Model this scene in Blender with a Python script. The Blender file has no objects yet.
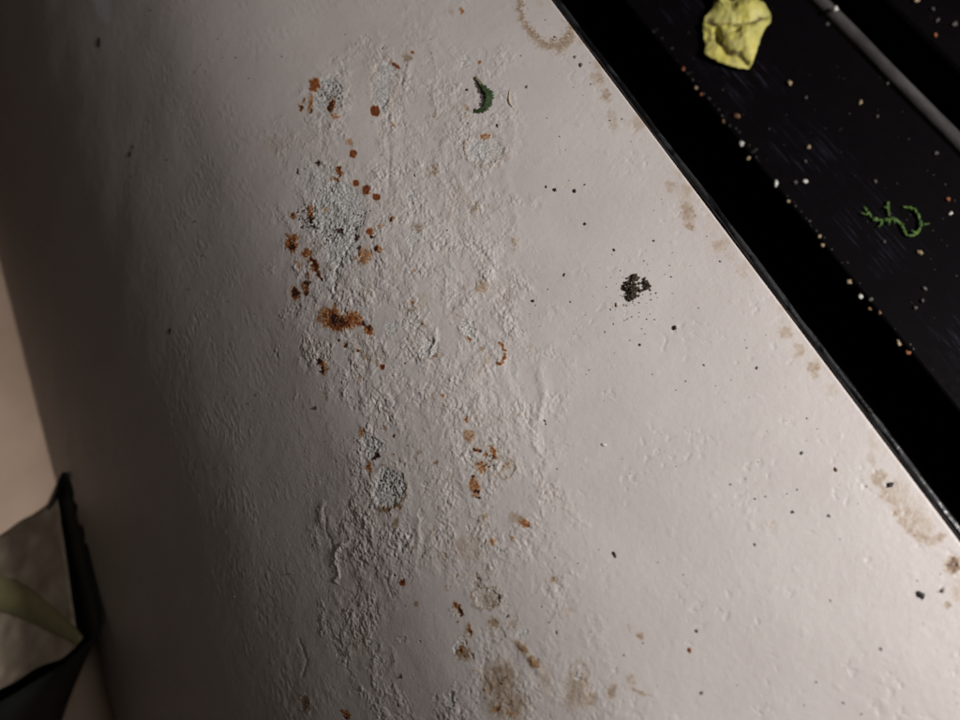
import bpy, math, random
import numpy as np
from mathutils import Vector, Matrix, noise as mnoise

random.seed(7)
scene = bpy.context.scene
COL = scene.collection

# ------------------------------------------------------------------ camera
# world: X across the panel, Y along its straight edges, Z up (metres)
FPX = 721.0                                     # focal length in photo pixels (960 wide)
_d = np.array([-859.0, 1594.0, -721.0]); _d /= np.linalg.norm(_d)
_z = np.array([0, 0, 1.0]); _n = _z - (_z @ _d) * _d; _n /= np.linalg.norm(_n)
CM = np.array([np.cross(_d, _n), _d, _n])       # camera -> world
CAM = CM @ np.array([0, 0, 0.36])
cd = bpy.data.cameras.new('camera'); cam = bpy.data.objects.new('camera', cd); COL.objects.link(cam)
m4 = Matrix([[*CM[0], CAM[0]], [*CM[1], CAM[1]], [*CM[2], CAM[2]], [0, 0, 0, 1]])
cam.matrix_world = m4
cd.sensor_width = 36.0; cd.lens = 36.0 * FPX / 960.0
cd.clip_start = 0.01; cd.clip_end = 50.0
cd.dof.use_dof = True; cd.dof.focus_distance = 0.375; cd.dof.aperture_fstop = 4.8
scene.camera = cam

# ------------------------------------------------------------------ world, lamps, exposure
w = bpy.data.worlds.new('World'); scene.world = w; w.use_nodes = True
w.node_tree.nodes['Background'].inputs[0].default_value = (1.0, 0.66, 0.52, 1)
w.node_tree.nodes['Background'].inputs[1].default_value = 0.011

def area_lamp(name, loc, target, size, power, color):
    l = bpy.data.lights.new(name, 'AREA'); l.shape = 'DISK'; l.size = size; l.energy = power; l.color = color
    o = bpy.data.objects.new(name, l); COL.objects.link(o)
    o.location = loc
    o.rotation_euler = (Vector(target) - Vector(loc)).to_track_quat('-Z', 'Y').to_euler()
    return o
area_lamp('display_lamp', (0.59, -0.345, 0.412), (0.05, 0.02, -0.02), 0.06, 6.5, (1.0, 0.975, 0.955))
area_lamp('ceiling_lamp', (1.0, -0.5, 1.55), (0, 0, 0), 0.35, 3.9, (1.0, 0.92, 0.85))
sl = bpy.data.lights.new('floor_fill_spot', 'SPOT'); sl.energy = 11.0; sl.spot_size = math.radians(46); sl.spot_blend = 0.4  # added fill spot, its cone kept to the floor and sack left of the panel
sl.color = (1.0, 0.92, 0.85); sl.shadow_soft_size = 0.05
so = bpy.data.objects.new('floor_fill_spot', sl); COL.objects.link(so); so.location = (-0.95, 0.02, 0.30)
so.rotation_euler = (Vector((-0.78, 0.42, -0.45)) - so.location).to_track_quat('-Z', 'Y').to_euler()

scene.view_settings.view_transform = 'Standard'; scene.view_settings.look = 'None'
scene.view_settings.exposure = 0.0; scene.view_settings.gamma = 1.0
scene.view_settings.use_curve_mapping = False
scene.render.engine = 'CYCLES'

# ------------------------------------------------------------------ helpers
def tag(o, label=None, cat=None, group=None, kind=None):
    if label: o['label'] = label
    if cat: o['category'] = cat
    if group: o['group'] = group
    if kind: o['kind'] = kind
    return o

def link(name, me, mat=None, parent=None, smooth=True):
    o = bpy.data.objects.new(name, me); COL.objects.link(o)
    if mat is not None: me.materials.append(mat)
    if parent is not None: o.parent = parent
    if smooth: me.polygons.foreach_set('use_smooth', np.ones(len(me.polygons), dtype=bool))
    return o

def pyd(name, v, f, mat=None, parent=None, smooth=True):
    me = bpy.data.meshes.new(name); me.from_pydata([tuple(p) for p in v], [], f); me.update()
    return link(name, me, mat, parent, smooth)

# ---- photo pixel -> point in the place
# panel section: flat top, a bend of radius BR1 through BT1, then a slower bend of radius BR2 down to the floor
PX_E, PX_X0, BR1, BT1, BR2 = 0.1376, 0.0014, 0.2333, 0.4105, 0.796
BX, BZ = PX_X0 - BR1*math.sin(BT1), -BR1*(1-math.cos(BT1))          # where the second bend starts
C2 = (BX + BR2*math.sin(BT1), BZ - BR2*math.cos(BT1))               # its centre
def ray(px, py):
    r = CM @ np.array([px - 480.0, 360.0 - py, -FPX]); return r / np.linalg.norm(r)
def on_plane(px, py, h):
    r = ray(px, py); return CAM + r * ((h - CAM[2]) / r[2])
def on_panel(px, py):
    p = on_plane(px, py, 0.0)
    if p[0] >= PX_X0: return p, np.array([0, 0, 1.0])
    r = ray(px, py)
    for cx, cz, R, t0, t1 in ((PX_X0, -BR1, BR1, 0.0, BT1), (C2[0], C2[1], BR2, BT1, 2.0)):
        o = CAM - np.array([cx, 0, cz])
        a = r[0]**2 + r[2]**2; b = o[0]*r[0] + o[2]*r[2]; c = o[0]**2 + o[2]**2 - R**2
        t = (-b - math.sqrt(max(0.0, b*b - a*c))) / a
        p = CAM + r*t; q = p - np.array([cx, 0, cz]); th = math.atan2(-q[0], q[2])
        if th <= t1: break
    return p, np.array([q[0], 0, q[2]]) / R
def along(px, py, dist):
    return CAM + ray(px, py) * dist
def px_size(p): return float(np.dot(p - CAM, -CM[:, 2])) / FPX

# ---- vectorised noise
_TAB = {}
def _tab(seed):
    if seed not in _TAB:
        a = np.random.default_rng(1000+seed).random((256, 256), dtype=np.float32)*np.float32(2*math.pi)
        _TAB[seed] = (np.cos(a).ravel(), np.sin(a).ravel())
    return _TAB[seed]
def gnoise(x, y, seed=0):
    gx, gy = _tab(seed)
    x = x.astype(np.float32); y = y.astype(np.float32)
    ix = np.floor(x); iy = np.floor(y); fx = x - ix; fy = y - iy
    jx = ix.astype(np.int32); jy = iy.astype(np.int32)
    x0 = jx & 255; x1 = (jx+1) & 255; y0 = (jy & 255) << 8; y1 = ((jy+1) & 255) << 8
    u = fx*fx*fx*(fx*(fx*6-15)+10); v = fy*fy*fy*(fy*(fy*6-15)+10)
    def g(k, dx, dy): return gx[k]*dx + gy[k]*dy
    a = g(y0+x0, fx, fy); a += u*(g(y0+x1, fx-1, fy)-a)
    b = g(y1+x0, fx, fy-1); b += u*(g(y1+x1, fx-1, fy-1)-b)
    return 1.5*(a + v*(b-a))
def fbm(x, y, sc, oct=3, seed=0, gain=0.5):
    s = 0; a = 1.0; t = 0; f = 1.0/sc
    for i in range(oct):
        s = s + a*gnoise(x*f+17.3*i, y*f-9.1*i, seed+i); t += a; a *= gain; f *= 2.07
    return s/t*1.4
def worley(x, y, sc, seed=0):
    rg_ = np.random.default_rng(5000+seed); tx, ty, ti = (rg_.random(65536, dtype=np.float32) for _ in range(3))
    x = (x/sc).astype(np.float32); y = (y/sc).astype(np.float32); ix = np.floor(x); iy = np.floor(y)
    fx = x-ix; fy = y-iy; jx = ix.astype(np.int32); jy = iy.astype(np.int32)
    d1 = np.full(x.shape, 9.0, np.float32); d2 = d1.copy(); idv = np.zeros(x.shape, np.float32)
    for ox in (-1, 0, 1):
        for oy in (-1, 0, 1):
            k = (((jy+oy) & 255) << 8) + ((jx+ox) & 255)
            dx = tx[k]+(ox-fx); dy = ty[k]+(oy-fy); dd = np.sqrt(dx*dx+dy*dy)
            nearer = dd < d1
            d2 = np.where(nearer, d1, np.minimum(d2, dd)); idv = np.where(nearer, ti[k], idv)
            d1 = np.minimum(d1, dd)
    return d1, d2, idv
def sst(a, b, x):
    t = np.clip((x-a)/(b-a), 0, 1); return t*t*(3-2*t)

# ------------------------------------------------------------------ materials
class NT:
    def __init__(s, name):
        s.m = bpy.data.materials.new(name); s.m.use_nodes = True; s.t = s.m.node_tree
        s.b = s.t.nodes['Principled BSDF']
    def n(s, typ, **kw):
        k = s.t.nodes.new(typ)
        for a, v in kw.items(): setattr(k, a, v)
        return k
    def l(s, a, b): s.t.links.new(a, b)
    def val(s, v): 
        k = s.n('ShaderNodeValue'); k.outputs[0].default_value = v; return k.outputs[0]
    def attr(s, name):
        k = s.n('ShaderNodeAttribute', attribute_name=name); return k.outputs['Fac']
    def obj(s): return s.n('ShaderNodeTexCoord').outputs['Object']
    def noise(s, scale, detail=3, rough=0.55, vec=None, stretch=None):
        k = s.n('ShaderNodeTexNoise'); k.inputs['Scale'].default_value = scale
        k.inputs['Detail'].default_value = detail; k.inputs['Roughness'].default_value = rough
        v = vec or s.obj()
        if stretch:
            mp = s.n('ShaderNodeMapping'); mp.inputs['Scale'].default_value = stretch; s.l(v, mp.inputs['Vector']); v = mp.outputs[0]
        s.l(v, k.inputs['Vector']); return k.outputs['Fac']
    def math(s, op, a, b=None, clamp=False):
        k = s.n('ShaderNodeMath', operation=op, use_clamp=clamp)
        for i, v in enumerate((a, b)):
            if v is None: continue
            if isinstance(v, (int, float)): k.inputs[i].default_value = v
            else: s.l(v, k.inputs[i])
        return k.outputs[0]
    def rng(s, v, a, b, c=0.0, d=1.0, smooth=True):
        k = s.n('ShaderNodeMapRange'); k.interpolation_type = 'SMOOTHSTEP' if smooth else 'LINEAR'
        s.l(v, k.inputs['Value'])
        for nm, q in zip(('From Min', 'From Max', 'To Min', 'To Max'), (a, b, c, d)): k.inputs[nm].default_value = q
        return k.outputs['Result']
    def mix(s, f, a, b):
        k = s.n('ShaderNodeMix', data_type='RGBA')
        if isinstance(f, (int, float)): k.inputs[0].default_value = f
        else: s.l(f, k.inputs[0])
        for i, v in ((6, a), (7, b)):
            if isinstance(v, tuple): k.inputs[i].default_value = (*v, 1)
            else: s.l(v, k.inputs[i])
        return k.outputs[2]
    def bump(s, h, dist, strength=1.0):
        k = s.n('ShaderNodeBump'); k.inputs['Distance'].default_value = dist; k.inputs['Strength'].default_value = strength
        s.l(h, k.inputs['Height']); s.l(k.outputs[0], s.b.inputs['Normal'])
    def rough(s, v):
        if isinstance(v, (int, float)): s.b.inputs['Roughness'].default_value = v
        else: s.l(v, s.b.inputs['Roughness'])
    def col(s, v):
        if isinstance(v, tuple): s.b.inputs['Base Color'].default_value = (*v, 1)
        else: s.l(v, s.b.inputs['Base Color'])

def paint_material():
    t = NT('weathered_paint')
    rust, dark, bare, tan, painted_light = (t.attr(a) for a in ('rust', 'dark', 'bare', 'tan', 'painted_light'))
    n_big = t.noise(18, 4); n_mid = t.noise(260, 4, 0.6); n_fine = t.noise(1500, 3, 0.6); n_f2 = t.noise(800, 4, 0.65); n_st = t.noise(420, 4, 0.7)
    c = t.mix(t.rng(n_big, 0.3, 0.7), (0.575, 0.520, 0.498), (0.615, 0.565, 0.543))
    c = t.mix(t.rng(n_mid, 0.45, 0.75, 0, 0.25), c, (0.50, 0.435, 0.395))
    tf = t.math('MULTIPLY', t.rng(t.math('ADD', tan, t.math('MULTIPLY', t.math('SUBTRACT', t.noise(230, 4, 0.6), 0.5), 0.45)), 0.02, 1.0), 0.95)
    c = t.mix(tf, c, t.mix(t.rng(tan, 0.3, 1.0), (0.45, 0.34, 0.225), (0.23, 0.135, 0.068)))
    bf = t.rng(t.math('ADD', bare, t.math('MULTIPLY', t.math('SUBTRACT', n_f2, 0.5), 0.9)), 0.2, 0.7)
    c = t.mix(t.math('MULTIPLY', bf, 0.95), c, t.mix(t.rng(n_f2, 0.36, 0.62), (0.36, 0.352, 0.345), (0.66, 0.64, 0.615)))
    c = t.mix(painted_light, c, (0.80, 0.84, 0.92))  # bluish patch of light at the top left, painted into the colour
    rn = t.math('MULTIPLY', t.math('SUBTRACT', n_f2, 0.5), 0.55)
    rn2 = t.math('MULTIPLY', t.math('SUBTRACT', n_st, 0.5), 1.1)
    rf = t.rng(t.math('ADD', rust, rn), 0.16, 0.58)
    c = t.mix(t.rng(rust, 0.02, 0.4, 0, 0.5), c, (0.43, 0.32, 0.16))
    rc = t.mix(t.rng(t.math('ADD', rust, rn2), 0.30, 0.88), (0.40, 0.160, 0.040), (0.19, 0.045, 0.012))
    c = t.mix(rf, c, rc)
    df = t.rng(t.math('ADD', dark, t.math('MULTIPLY', t.math('SUBTRACT', n_f2, 0.5), 0.7)), 0.22, 0.62)
    c = t.mix(df, c, t.mix(t.rng(n_fine, 0.4, 0.65), (0.020, 0.009, 0.007), (0.085, 0.022, 0.012)))
    t.col(c)
    rough = t.math('ADD', t.rng(n_mid, 0.3, 0.7, 0.35, 0.48), t.math('MULTIPLY', t.math('MAXIMUM', rf, bf), 0.35), True)
    t.rough(rough)
    t.b.inputs['Specular IOR Level'].default_value = 0.4
    h = t.math('ADD', t.math('MULTIPLY', n_fine, 0.5), n_f2)
    t.bump(h, 0.00011, 0.8)
    return t.m

def plain(name, c1, c2, scale, rough=0.6, bump=0.0, stretch=None, spec=0.5, detail=4):
    t = NT(name); n = t.noise(scale, detail, 0.6, stretch=stretch)
    t.col(t.mix(t.rng(n, 0.35, 0.65), c1, c2)); t.rough(rough)
    t.b.inputs['Specular IOR Level'].default_value = spec
    if bump: t.bump(n, bump)
    return t.m

M_PAINT = paint_material()
def seal_material():
    t = NT('glossy_black_seal'); n1 = t.noise(60, 3, 0.6, stretch=(1.5, 0.7, 1)); n2 = t.noise(500, 3, 0.6)
    t.col(t.mix(t.rng(n2, 0.55, 0.75, 0, 0.6), (0.005, 0.005, 0.006), (0.022, 0.024, 0.030)))
    t.rough(t.rng(n1, 0.44, 0.58, 0.30, 0.8)); t.b.inputs['Specular IOR Level'].default_value = 0.6; t.bump(n2, 0.00025)
    return t.m
M_SEAL = seal_material()
M_SLOT = plain('matt_black_slot', (0.003, 0.003, 0.003), (0.004, 0.004, 0.004), 90, 0.9, spec=0.1)
def tray_material():
    t = NT('black_tray_enamel')
    st = t.noise(70, 5, 0.7, stretch=(9.0, 0.35, 1)); st2 = t.noise(25, 3)
    blot = t.noise(140, 4, 0.65)
    f = t.math('MULTIPLY', t.rng(st, 0.54, 0.70), t.rng(st2, 0.36, 0.60))
    sx = t.n('ShaderNodeSeparateXYZ'); t.l(t.obj(), sx.inputs[0]); lip = on_plane(775, 184, TZ)[0]       # worn lane behind the lip
    f = t.math('MULTIPLY', f, t.math('MULTIPLY', t.rng(sx.outputs[0], lip+0.006, lip+0.022), t.rng(sx.outputs[0], lip+0.062, lip+0.04)))
    c = t.mix(t.math('MULTIPLY', f, 0.7), (0.0034, 0.0027, 0.0034), (0.055, 0.055, 0.085))
    c = t.mix(t.rng(blot, 0.6, 0.8, 0, 0.5), c, (0.006, 0.005, 0.005))
    t.col(c); t.rough(t.rng(blot, 0.3, 0.7, 0.5, 0.7)); t.b.inputs['Specular IOR Level'].default_value = 0.03
    t.bump(blot, 0.0002)
    return t.m
TZ = -0.140                                     # tray floor height
M_TRAY = tray_material()
M_RIB = plain('worn_grey_rib', (0.034, 0.029, 0.029), (0.075, 0.066, 0.068), 90, 0.7, 0.0003, stretch=(1, .3, 1))
M_FLOOR = plain('peach_floor_tile', (0.60, 0.46, 0.36), (0.72, 0.56, 0.45), 7, 0.5, 0.0002)
M_SOIL = plain('soil', (0.030, 0.022, 0.014), (0.075, 0.055, 0.030), 900, 0.95, 0.0003)
M_SPECK = plain('dark_speck', (0.012, 0.011, 0.011), (0.03, 0.026, 0.024), 900, 0.8)
M_BROWN = plain('brown_crumb', (0.16, 0.085, 0.04), (0.26, 0.14, 0.07), 700, 0.8, 0.0002)
M_GREYBIT = plain('grey_grit', (0.12, 0.11, 0.10), (0.20, 0.185, 0.17), 700, 0.8, 0.0002)
M_RUSTBIT = plain('rust_crumb', (0.22, 0.07, 0.025), (0.36, 0.13, 0.05), 700, 0.8, 0.0002)
M_TANBIT = plain('tan_crumb', (0.32, 0.23, 0.13), (0.45, 0.34, 0.21), 700, 0.75, 0.0002)
M_WHITEBIT = plain('white_crumb', (0.58, 0.56, 0.53), (0.72, 0.70, 0.66), 700, 0.6, 0.0002)
M_DIMBIT = plain('dusty_crumb', (0.07, 0.06, 0.055), (0.13, 0.11, 0.10), 700, 0.8, 0.0002)
M_STRAW = plain('dry_straw', (0.50, 0.38, 0.25), (0.60, 0.48, 0.33), 400, 0.7)
M_GREEN = plain('fresh_green_shred', (0.022, 0.055, 0.007), (0.075, 0.155, 0.016), 260, 0.55, 0.0002)
M_DKGREEN = plain('dark_green_leaf', (0.016, 0.036, 0.010), (0.05, 0.085, 0.028), 500, 0.6, 0.0004)
M_LEAFTIP = plain('withered_leaf_tip', (0.16, 0.13, 0.08), (0.24, 0.19, 0.12), 300, 0.7)

# ------------------------------------------------------------------ the painted panel
# features: where the paint is blistered, bare, stained or rusted (x, y, rx, ry, degrees as read off the panel)
PATCHES = []      # (part name, label, [ (type, x, y, rx, ry, rot, strength) ... ])
def patch(name, label, *prims): PATCHES.append((name, label, prims))
patch('bare_patch', 'grey bare patch with dark pits, topmost in the rust column',
      ('bare', 328, 95, 15, 19, 0, 1), ('pit', 330, 92, 13, 13, 0, 1), ('rust', 314, 85, 6, 7, 0, .85), ('rust', 301, 108, 2.6, 4, 0, 1), ('dark', 301, 108, 2, 3, 0, .8),
      ('rust', 311, 104, 3, 11, 8, .6), ('rust', 332, 106, 4, 8, 10, .8), ('dark', 330, 106, 2, 5, 10, 1), ('rust', 335, 117, 4, 3, 0, .6), ('dark', 311, 111, 1.5, 2.5, 0, .9))
patch('bare_patch', 'long pale bare blister with a square orange rust chip at its foot',
      ('bare', 387, 70, 12, 10, 0, .55), ('bare', 381, 90, 9, 18, 8, .6), ('ring', 384, 85, 14, 27, 8, .55), ('bare', 384, 107, 4, 7, 0, 1),
      ('chip', 375, 111, 4.5, 5.5, 0, 1), ('chip', 396, 66, 5, 1.8, 35, .9))
patch('rust_patch', 'small rust flake right of the bare patch', ('rust', 350, 142, 5, 5, 0, .45), ('chip', 353, 154, 3.5, 4, 20, .9))
patch('rust_patch', 'hooked orange rust mark at the upper rim of the grey patch', ('rust', 340, 172, 3, 6, -10, .85), ('rust', 335, 180, 6, 3, 10, .6), ('dark', 340, 169, 1.5, 2, 0, .8))
patch('rust_patch', 'first of three brown rust chips in a row', ('chip', 356, 183, 3.4, 3, 0, .8))
patch('rust_patch', 'middle of three brown rust chips in a row', ('chip', 366, 190, 3.6, 5, 0, .95))
patch('rust_patch', 'last of three brown rust chips in a row', ('chip', 376, 197, 4, 3.2, 10, .95))
patch('bare_patch', 'largest grey bare patch with black pits and a dark crack',
      ('bare', 318, 178, 20, 22, 0, .45), ('bare', 338, 212, 27, 30, 0, .85), ('bare', 322, 222, 22, 22, 0, .5), ('bare', 342, 245, 18, 22, 0, .75), ('bare', 330, 275, 12, 24, 15, .5),
      ('pit', 304, 216, 10, 14, 0, 1.0), ('pit', 340, 231, 7, 7, 0, 1.1), ('pit', 355, 222, 8, 12, 0, .8), ('pit', 330, 238, 6, 6, 0, .8), ('pit', 315, 228, 8, 5, 30, 1),
      ('rust', 311, 213, 4, 8, 0, .75), ('dark', 311, 219, 2.5, 5, -25, 1), ('dark', 313, 227, 3, 2, 30, 1), ('dark', 356, 237, 2, 3, 0, 1.1), ('dark', 340, 231, 3, 3, 0, 1),
      ('rust', 326, 210, 3, 3, 0, .45), ('dark', 317, 163, 2, 2.5, 0, .9), ('dark', 298, 172, 1.5, 3, 0, .8))
patch('rust_patch', 'small dark red rust dot at the left rim of the grey patch', ('rust', 292, 215, 3, 4, 0, .8), ('dark', 292, 215, 1.6, 2, 0, .8))
patch('rust_patch', 'dark red rust nicks right of the grey patch', ('rust', 370, 231, 3.5, 5, -20, .9), ('dark', 371, 237, 2, 2, 0, 1), ('rust', 380, 226, 3, 4, 0, .45), ('dark', 376, 249, 3, 3.5, 20, .9), ('rust', 379, 249, 3, 4, 0, .7))
patch('rust_patch', 'lone dark red fleck right of the rust column', ('rust', 392, 220, 2.2, 3.6, 15, 1), ('dark', 392, 220, 1.7, 3, 15, .9))
patch('rust_patch', 'soft tan rust bloom below the dark red nicks', ('rust', 364, 256, 8, 11, 0, .52), ('dark', 358, 247, 2.4, 3, 0, .7))
patch('rust_patch', 'orange rust bloom with dark centre, leftmost in the column', ('rust', 292, 243, 6.5, 10, 0, .75), ('dark', 292, 247, 3, 4, 0, .7))
patch('rust_patch', 'long slanting dark red rust gash', ('rust', 307, 253, 5, 5, 0, .75), ('rust', 315, 267, 4, 14, -26, 1), ('dark', 315, 267, 2.5, 12, -26, .85), ('dark', 321, 279, 1.8, 3, -20, .9), ('rust', 298, 265, 3, 5, -10, .4))
patch('rust_patch', 'dark red oval rust spot, lower left of the gash', ('rust', 295, 294, 4.5, 8.5, -20, 1), ('dark', 294, 292, 3.5, 6, -20, .72))
patch('rust_patch', 'ring-shaped dark rust spot beside the oval one', ('rust', 306, 287, 4.2, 7.5, 0, .65), ('dark', 306, 283, 4, 2.2, 0, .9), ('dark', 306, 292, 2, 2, 0, .8), ('rust', 308, 275, 1.8, 4, 0, .8))
patch('rust_patch', 'largest bright orange rust bloom with black core',
      ('rust', 329, 315, 11, 9, 0, .72), ('rust', 352, 320, 10, 11, 0, .72), ('rust', 338, 323, 16, 8, 0, .85), ('dark', 334, 320, 4, 7, 0, .85), ('dark', 342, 321, 4, 6, 20, .65), ('rust', 336, 305, 2, 5, 0, .7), ('rust', 318, 319, 3, 4, 0, .55))
patch('rust_patch', 'dark red streak at the right end of the orange bloom', ('dark', 363, 324, 4, 2.4, 35, 1), ('rust', 369, 330, 4, 5, -20, 1), ('dark', 369, 328, 2.5, 3, 0, .7))
patch('rust_patch', 'dark rust dot below the orange bloom', ('rust', 346, 345, 3, 3, 0, .8), ('dark', 346, 345, 2.2, 2.4, 0, .8), ('dark', 339, 340, 1.5, 1.5, 0, .9))
patch('rust_patch', 'tiny brown rust dot right below the orange bloom', ('rust', 358, 350, 2.4, 2.2, 0, .9), ('dark', 358, 350, 1.5, 1.4, 0, .7))
patch('rust_patch', 'yellow and dark brown rust spot under the orange bloom', ('rust', 324, 368, 5, 9, 8, .55), ('dark', 320, 362, 1.6, 4, 0, .9), ('dark', 321, 371, 2.8, 3.5, 0, .85))
patch('rust_patch', 'small red rust drop left of the centre craters', ('rust', 382, 368, 2.5, 4, 0, 1), ('dark', 382, 368, 1.5, 2.5, 0, .5))
patch('bare_patch', 'white crater with a dark rust eye and orange drip', ('bare', 371, 447, 10, 11, 0, 1), ('dark', 375, 457, 2.8, 5, 15, 1), ('rust', 370, 467, 3, 6, 0, .75), ('dark', 369, 474, 1.5, 3, 0, .7), ('rust', 362, 433, 3, 5, 0, .45))
patch('bare_patch', 'round pitted grey crater with a brown lower lip', ('bare', 389, 488, 17, 20, 0, .75), ('pit', 390, 484, 15, 15, 0, .85), ('tan', 391, 507, 14, 3.5, -12, 1.1), ('tan', 404, 495, 2.5, 10, 15, .9), ('ring', 389, 488, 18, 21, 0, .4))
patch('bare_patch', 'white flaked crater right of the orange bloom', ('bare', 429, 350, 9, 9, 0, .9), ('tan', 434, 357, 7, 4, -30, .9), ('bare', 414, 322, 8, 14, 0, .5), ('tan', 421, 322, 3, 8, -30, .8), ('ring', 419, 340, 8, 8, 0, .5))
patch('bare_patch', 'small white crater with a rust dot', ('bare', 469, 329, 6, 8, 0, .9), ('bare', 473, 340, 5, 6, 0, .7), ('rust', 469, 339, 2.4, 2.4, 0, .8), ('tan', 482, 349, 4, 3, 0, .8))
patch('rust_patch', 'thin brown crescent of rust on smooth paint', ('arc', 497, 353, 8, 10, 0, .9))
patch('rust_patch', 'faint yellow-tan rust stain', ('rust', 483, 288, 7, 7, 0, .32), ('tan', 483, 284, 9, 9, 0, .45))
patch('rust_patch', 'cluster of orange rust grains in a flaked crater',
      ('bare', 488, 455, 20, 20, 30, .45), ('tan', 488, 455, 20, 22, -30, .5), ('rust', 469, 436, 6, 6, 0, .45), ('dark', 474, 449, 3, 2, 0, .9), ('dark', 480, 451, 2, 2.4, 0, .9), ('rust', 477, 450, 6, 3, 10, .6), ('rust', 491, 447, 3, 3.5, 0, .8),
      ('rust', 495, 453, 3, 7, -15, .8), ('dark', 495, 457, 2, 2.5, 0, .7), ('rust', 482, 466, 6, 6, 20, .5), ('rust', 485, 455, 3, 3, 0, .7), ('pit', 488, 463, 10, 8, 0, .8), ('ring', 506, 468, 9, 10, 0, .9), ('rust', 508, 465, 5, 5, 0, .35))
patch('rust_patch', 'elongated rust pit with a dark end below the grain cluster', ('rust', 475, 487, 5, 11, -15, .6), ('dark', 477, 491, 3.2, 3.2, 0, .85), ('dark', 473, 478, 1.8, 2.5, 0, .7), ('dark', 478, 498, 3, 1.2, 20, .8))
patch('rust_patch', 'tiny brown rust tick above the grain cluster', ('rust', 466, 420, 1.6, 3.5, -15, .8))
patch('rust_patch', 'orange-brown comma of rust at the right of the flaked band', ('tan', 517, 519, 9, 6, 20, .7), ('rust', 524, 523, 8, 3.5, 15, .75), ('dark', 530, 526, 3, 3, 0, .5))
patch('rust_patch', 'tan rust grain left below the comma', ('rust', 494, 542, 3.5, 5, 15, .55), ('rust', 513, 537, 3, 4, 0, .45))
patch('rust_patch', 'small red rust bead in the lower flaked band', ('rust', 402, 582, 3, 4, -15, 1), ('dark', 401, 581, 1.7, 2.6, 0, .5), ('dark', 394, 575, 1.5, 2, 0, .9))
patch('bare_patch', 'brown-rimmed crater pair low in the flaked band', ('bare', 478, 582, 7, 8, 0, .4), ('tan', 478, 581, 7, 8, 0, .7), ('pit', 478, 581, 5, 6, 0, .8), ('bare', 488, 598, 13, 11, 0, .4), ('tan', 490, 600, 12, 10, 0, .85), ('ring', 488, 598, 13, 11, 0, .9), ('dark', 499, 597, 1.8, 4, 0, .55))
patch('rust_patch', 'dark slanting rust slit low in the flaked band', ('rust', 459, 610, 4, 9, -27, .7), ('dark', 460, 611, 2.2, 7.5, -27, 1.0), ('rust', 458, 622, 2, 1.5, 0, .7))
patch('rust_patch', 'thin red-brown slit beside the dark one', ('tan', 468, 630, 5, 9, 0, .7), ('rust', 470, 629, 1.8, 8, 0, .75), ('dark', 469, 633, 1.6, 2, 0, .7))
patch('rust_patch', 'crumbly brown stain below the two slits', ('tan', 464, 652, 10, 9, 0, .9), ('rust', 461, 650, 3.5, 5, 0, .55), ('dark', 461, 651, 1.8, 2.2, 0, .7), ('dark', 473, 655, 2, 4, 15, .6), ('pit', 464, 653, 8, 7, 0, .6))
patch('bare_patch', 'tan outlined blisters between the slits and the streak', ('tan', 493, 623, 7, 6, 0, .8), ('dark', 494, 622, 4, 1.6, 35, .4), ('ring', 500, 634, 6, 8, 0, .7), ('ring', 513, 621, 5, 6, 0, .6), ('tan', 514, 624, 4, 4, 0, .6))
patch('rust_patch', 'brownish crumbled paint at the bottom of the flaked band', ('tan', 500, 682, 20, 26, 0, .75), ('tan', 508, 705, 24, 18, 0, .7), ('pit', 503, 690, 16, 20, 0, .4), ('dark', 497, 708, 2, 2.6, 0, .6), ('rust', 497, 708, 4, 5, 0, .5), ('rust', 512, 713, 4, 5, 0, .4))
patch('rust_patch', 'olive brown streak beside the crumbled paint', ('tan', 522, 648, 10, 5, 40, .9), ('tan', 533, 661, 5, 10, -20, 1.0), ('rust', 534, 662, 2.2, 6, -20, .35))
patch('bare_patch', 'tan crumbly blotch at the lower end, right of the band', ('tan', 577, 690, 15, 24, 10, .6), ('ring', 580, 672, 10, 10, 0, .6), ('tan', 590, 700, 8, 9, 0, .7))
patch('bare_patch', 'pale pitted blister beside the straw at the top', ('bare', 478, 150, 11, 13, 0, .65), ('bare', 492, 150, 12, 13, 0, .5), ('ring', 485, 150, 19, 16, 0, .5), ('rust', 485, 137, 4.5, 5, 10, .6), ('tan', 494, 152, 10, 9, 0, .4))
patch('rust_patch', 'brownish blotch low on the shaded left flank', ('tan', 305, 703, 5, 9, -10, .8), ('ring', 305, 703, 5, 8, -10, .6))
patch('rust_patch', 'small rusty nick at the bottom edge, left of the flaked band', ('rust', 347, 714, 4, 6, -20, .6), ('dark', 346, 717, 2, 2, 0, .8))
# stains along the seal
patch('dirt_stain', 'tan dirty outline at the top, beside the black seal', ('arc2', 545, 14, 22, 36, -28, .9), ('tan', 560, 45, 14, 5, -10, .6), ('dark', 555, 38, 2, 2, 0, .9))
patch('dirt_stain', 'tan dirt smear where the seal highlight begins', ('tan', 598, 78, 8, 9, -30, .6), ('tan', 606, 94, 6, 8, -20, .7), ('tan', 612, 120, 5, 16, -10, .5))
patch('dirt_stain', 'brown dirt smear beside the seal above the soil clump', ('tan', 671, 186, 8, 6, 30, .6), ('tan', 687, 212, 8, 14, -15, .7), ('tan', 690, 226, 8, 4, 20, .7))
patch('dirt_stain', 'yellowish stain along the seal at mid height', ('tan', 719, 246, 9, 9, 0, .55), ('tan', 741, 270, 8, 6, 40, .45), ('tan', 730, 258, 6, 6, 0, .4))
patch('dirt_stain', 'pale tan stain along the lower part of the seal', ('tan', 786, 332, 8, 9, 0, .6), ('tan', 800, 350, 7, 8, 0, .6), ('tan', 814, 368, 7, 9, -30, .7), ('tan', 832, 390, 8, 7, 20, .4))
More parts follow.
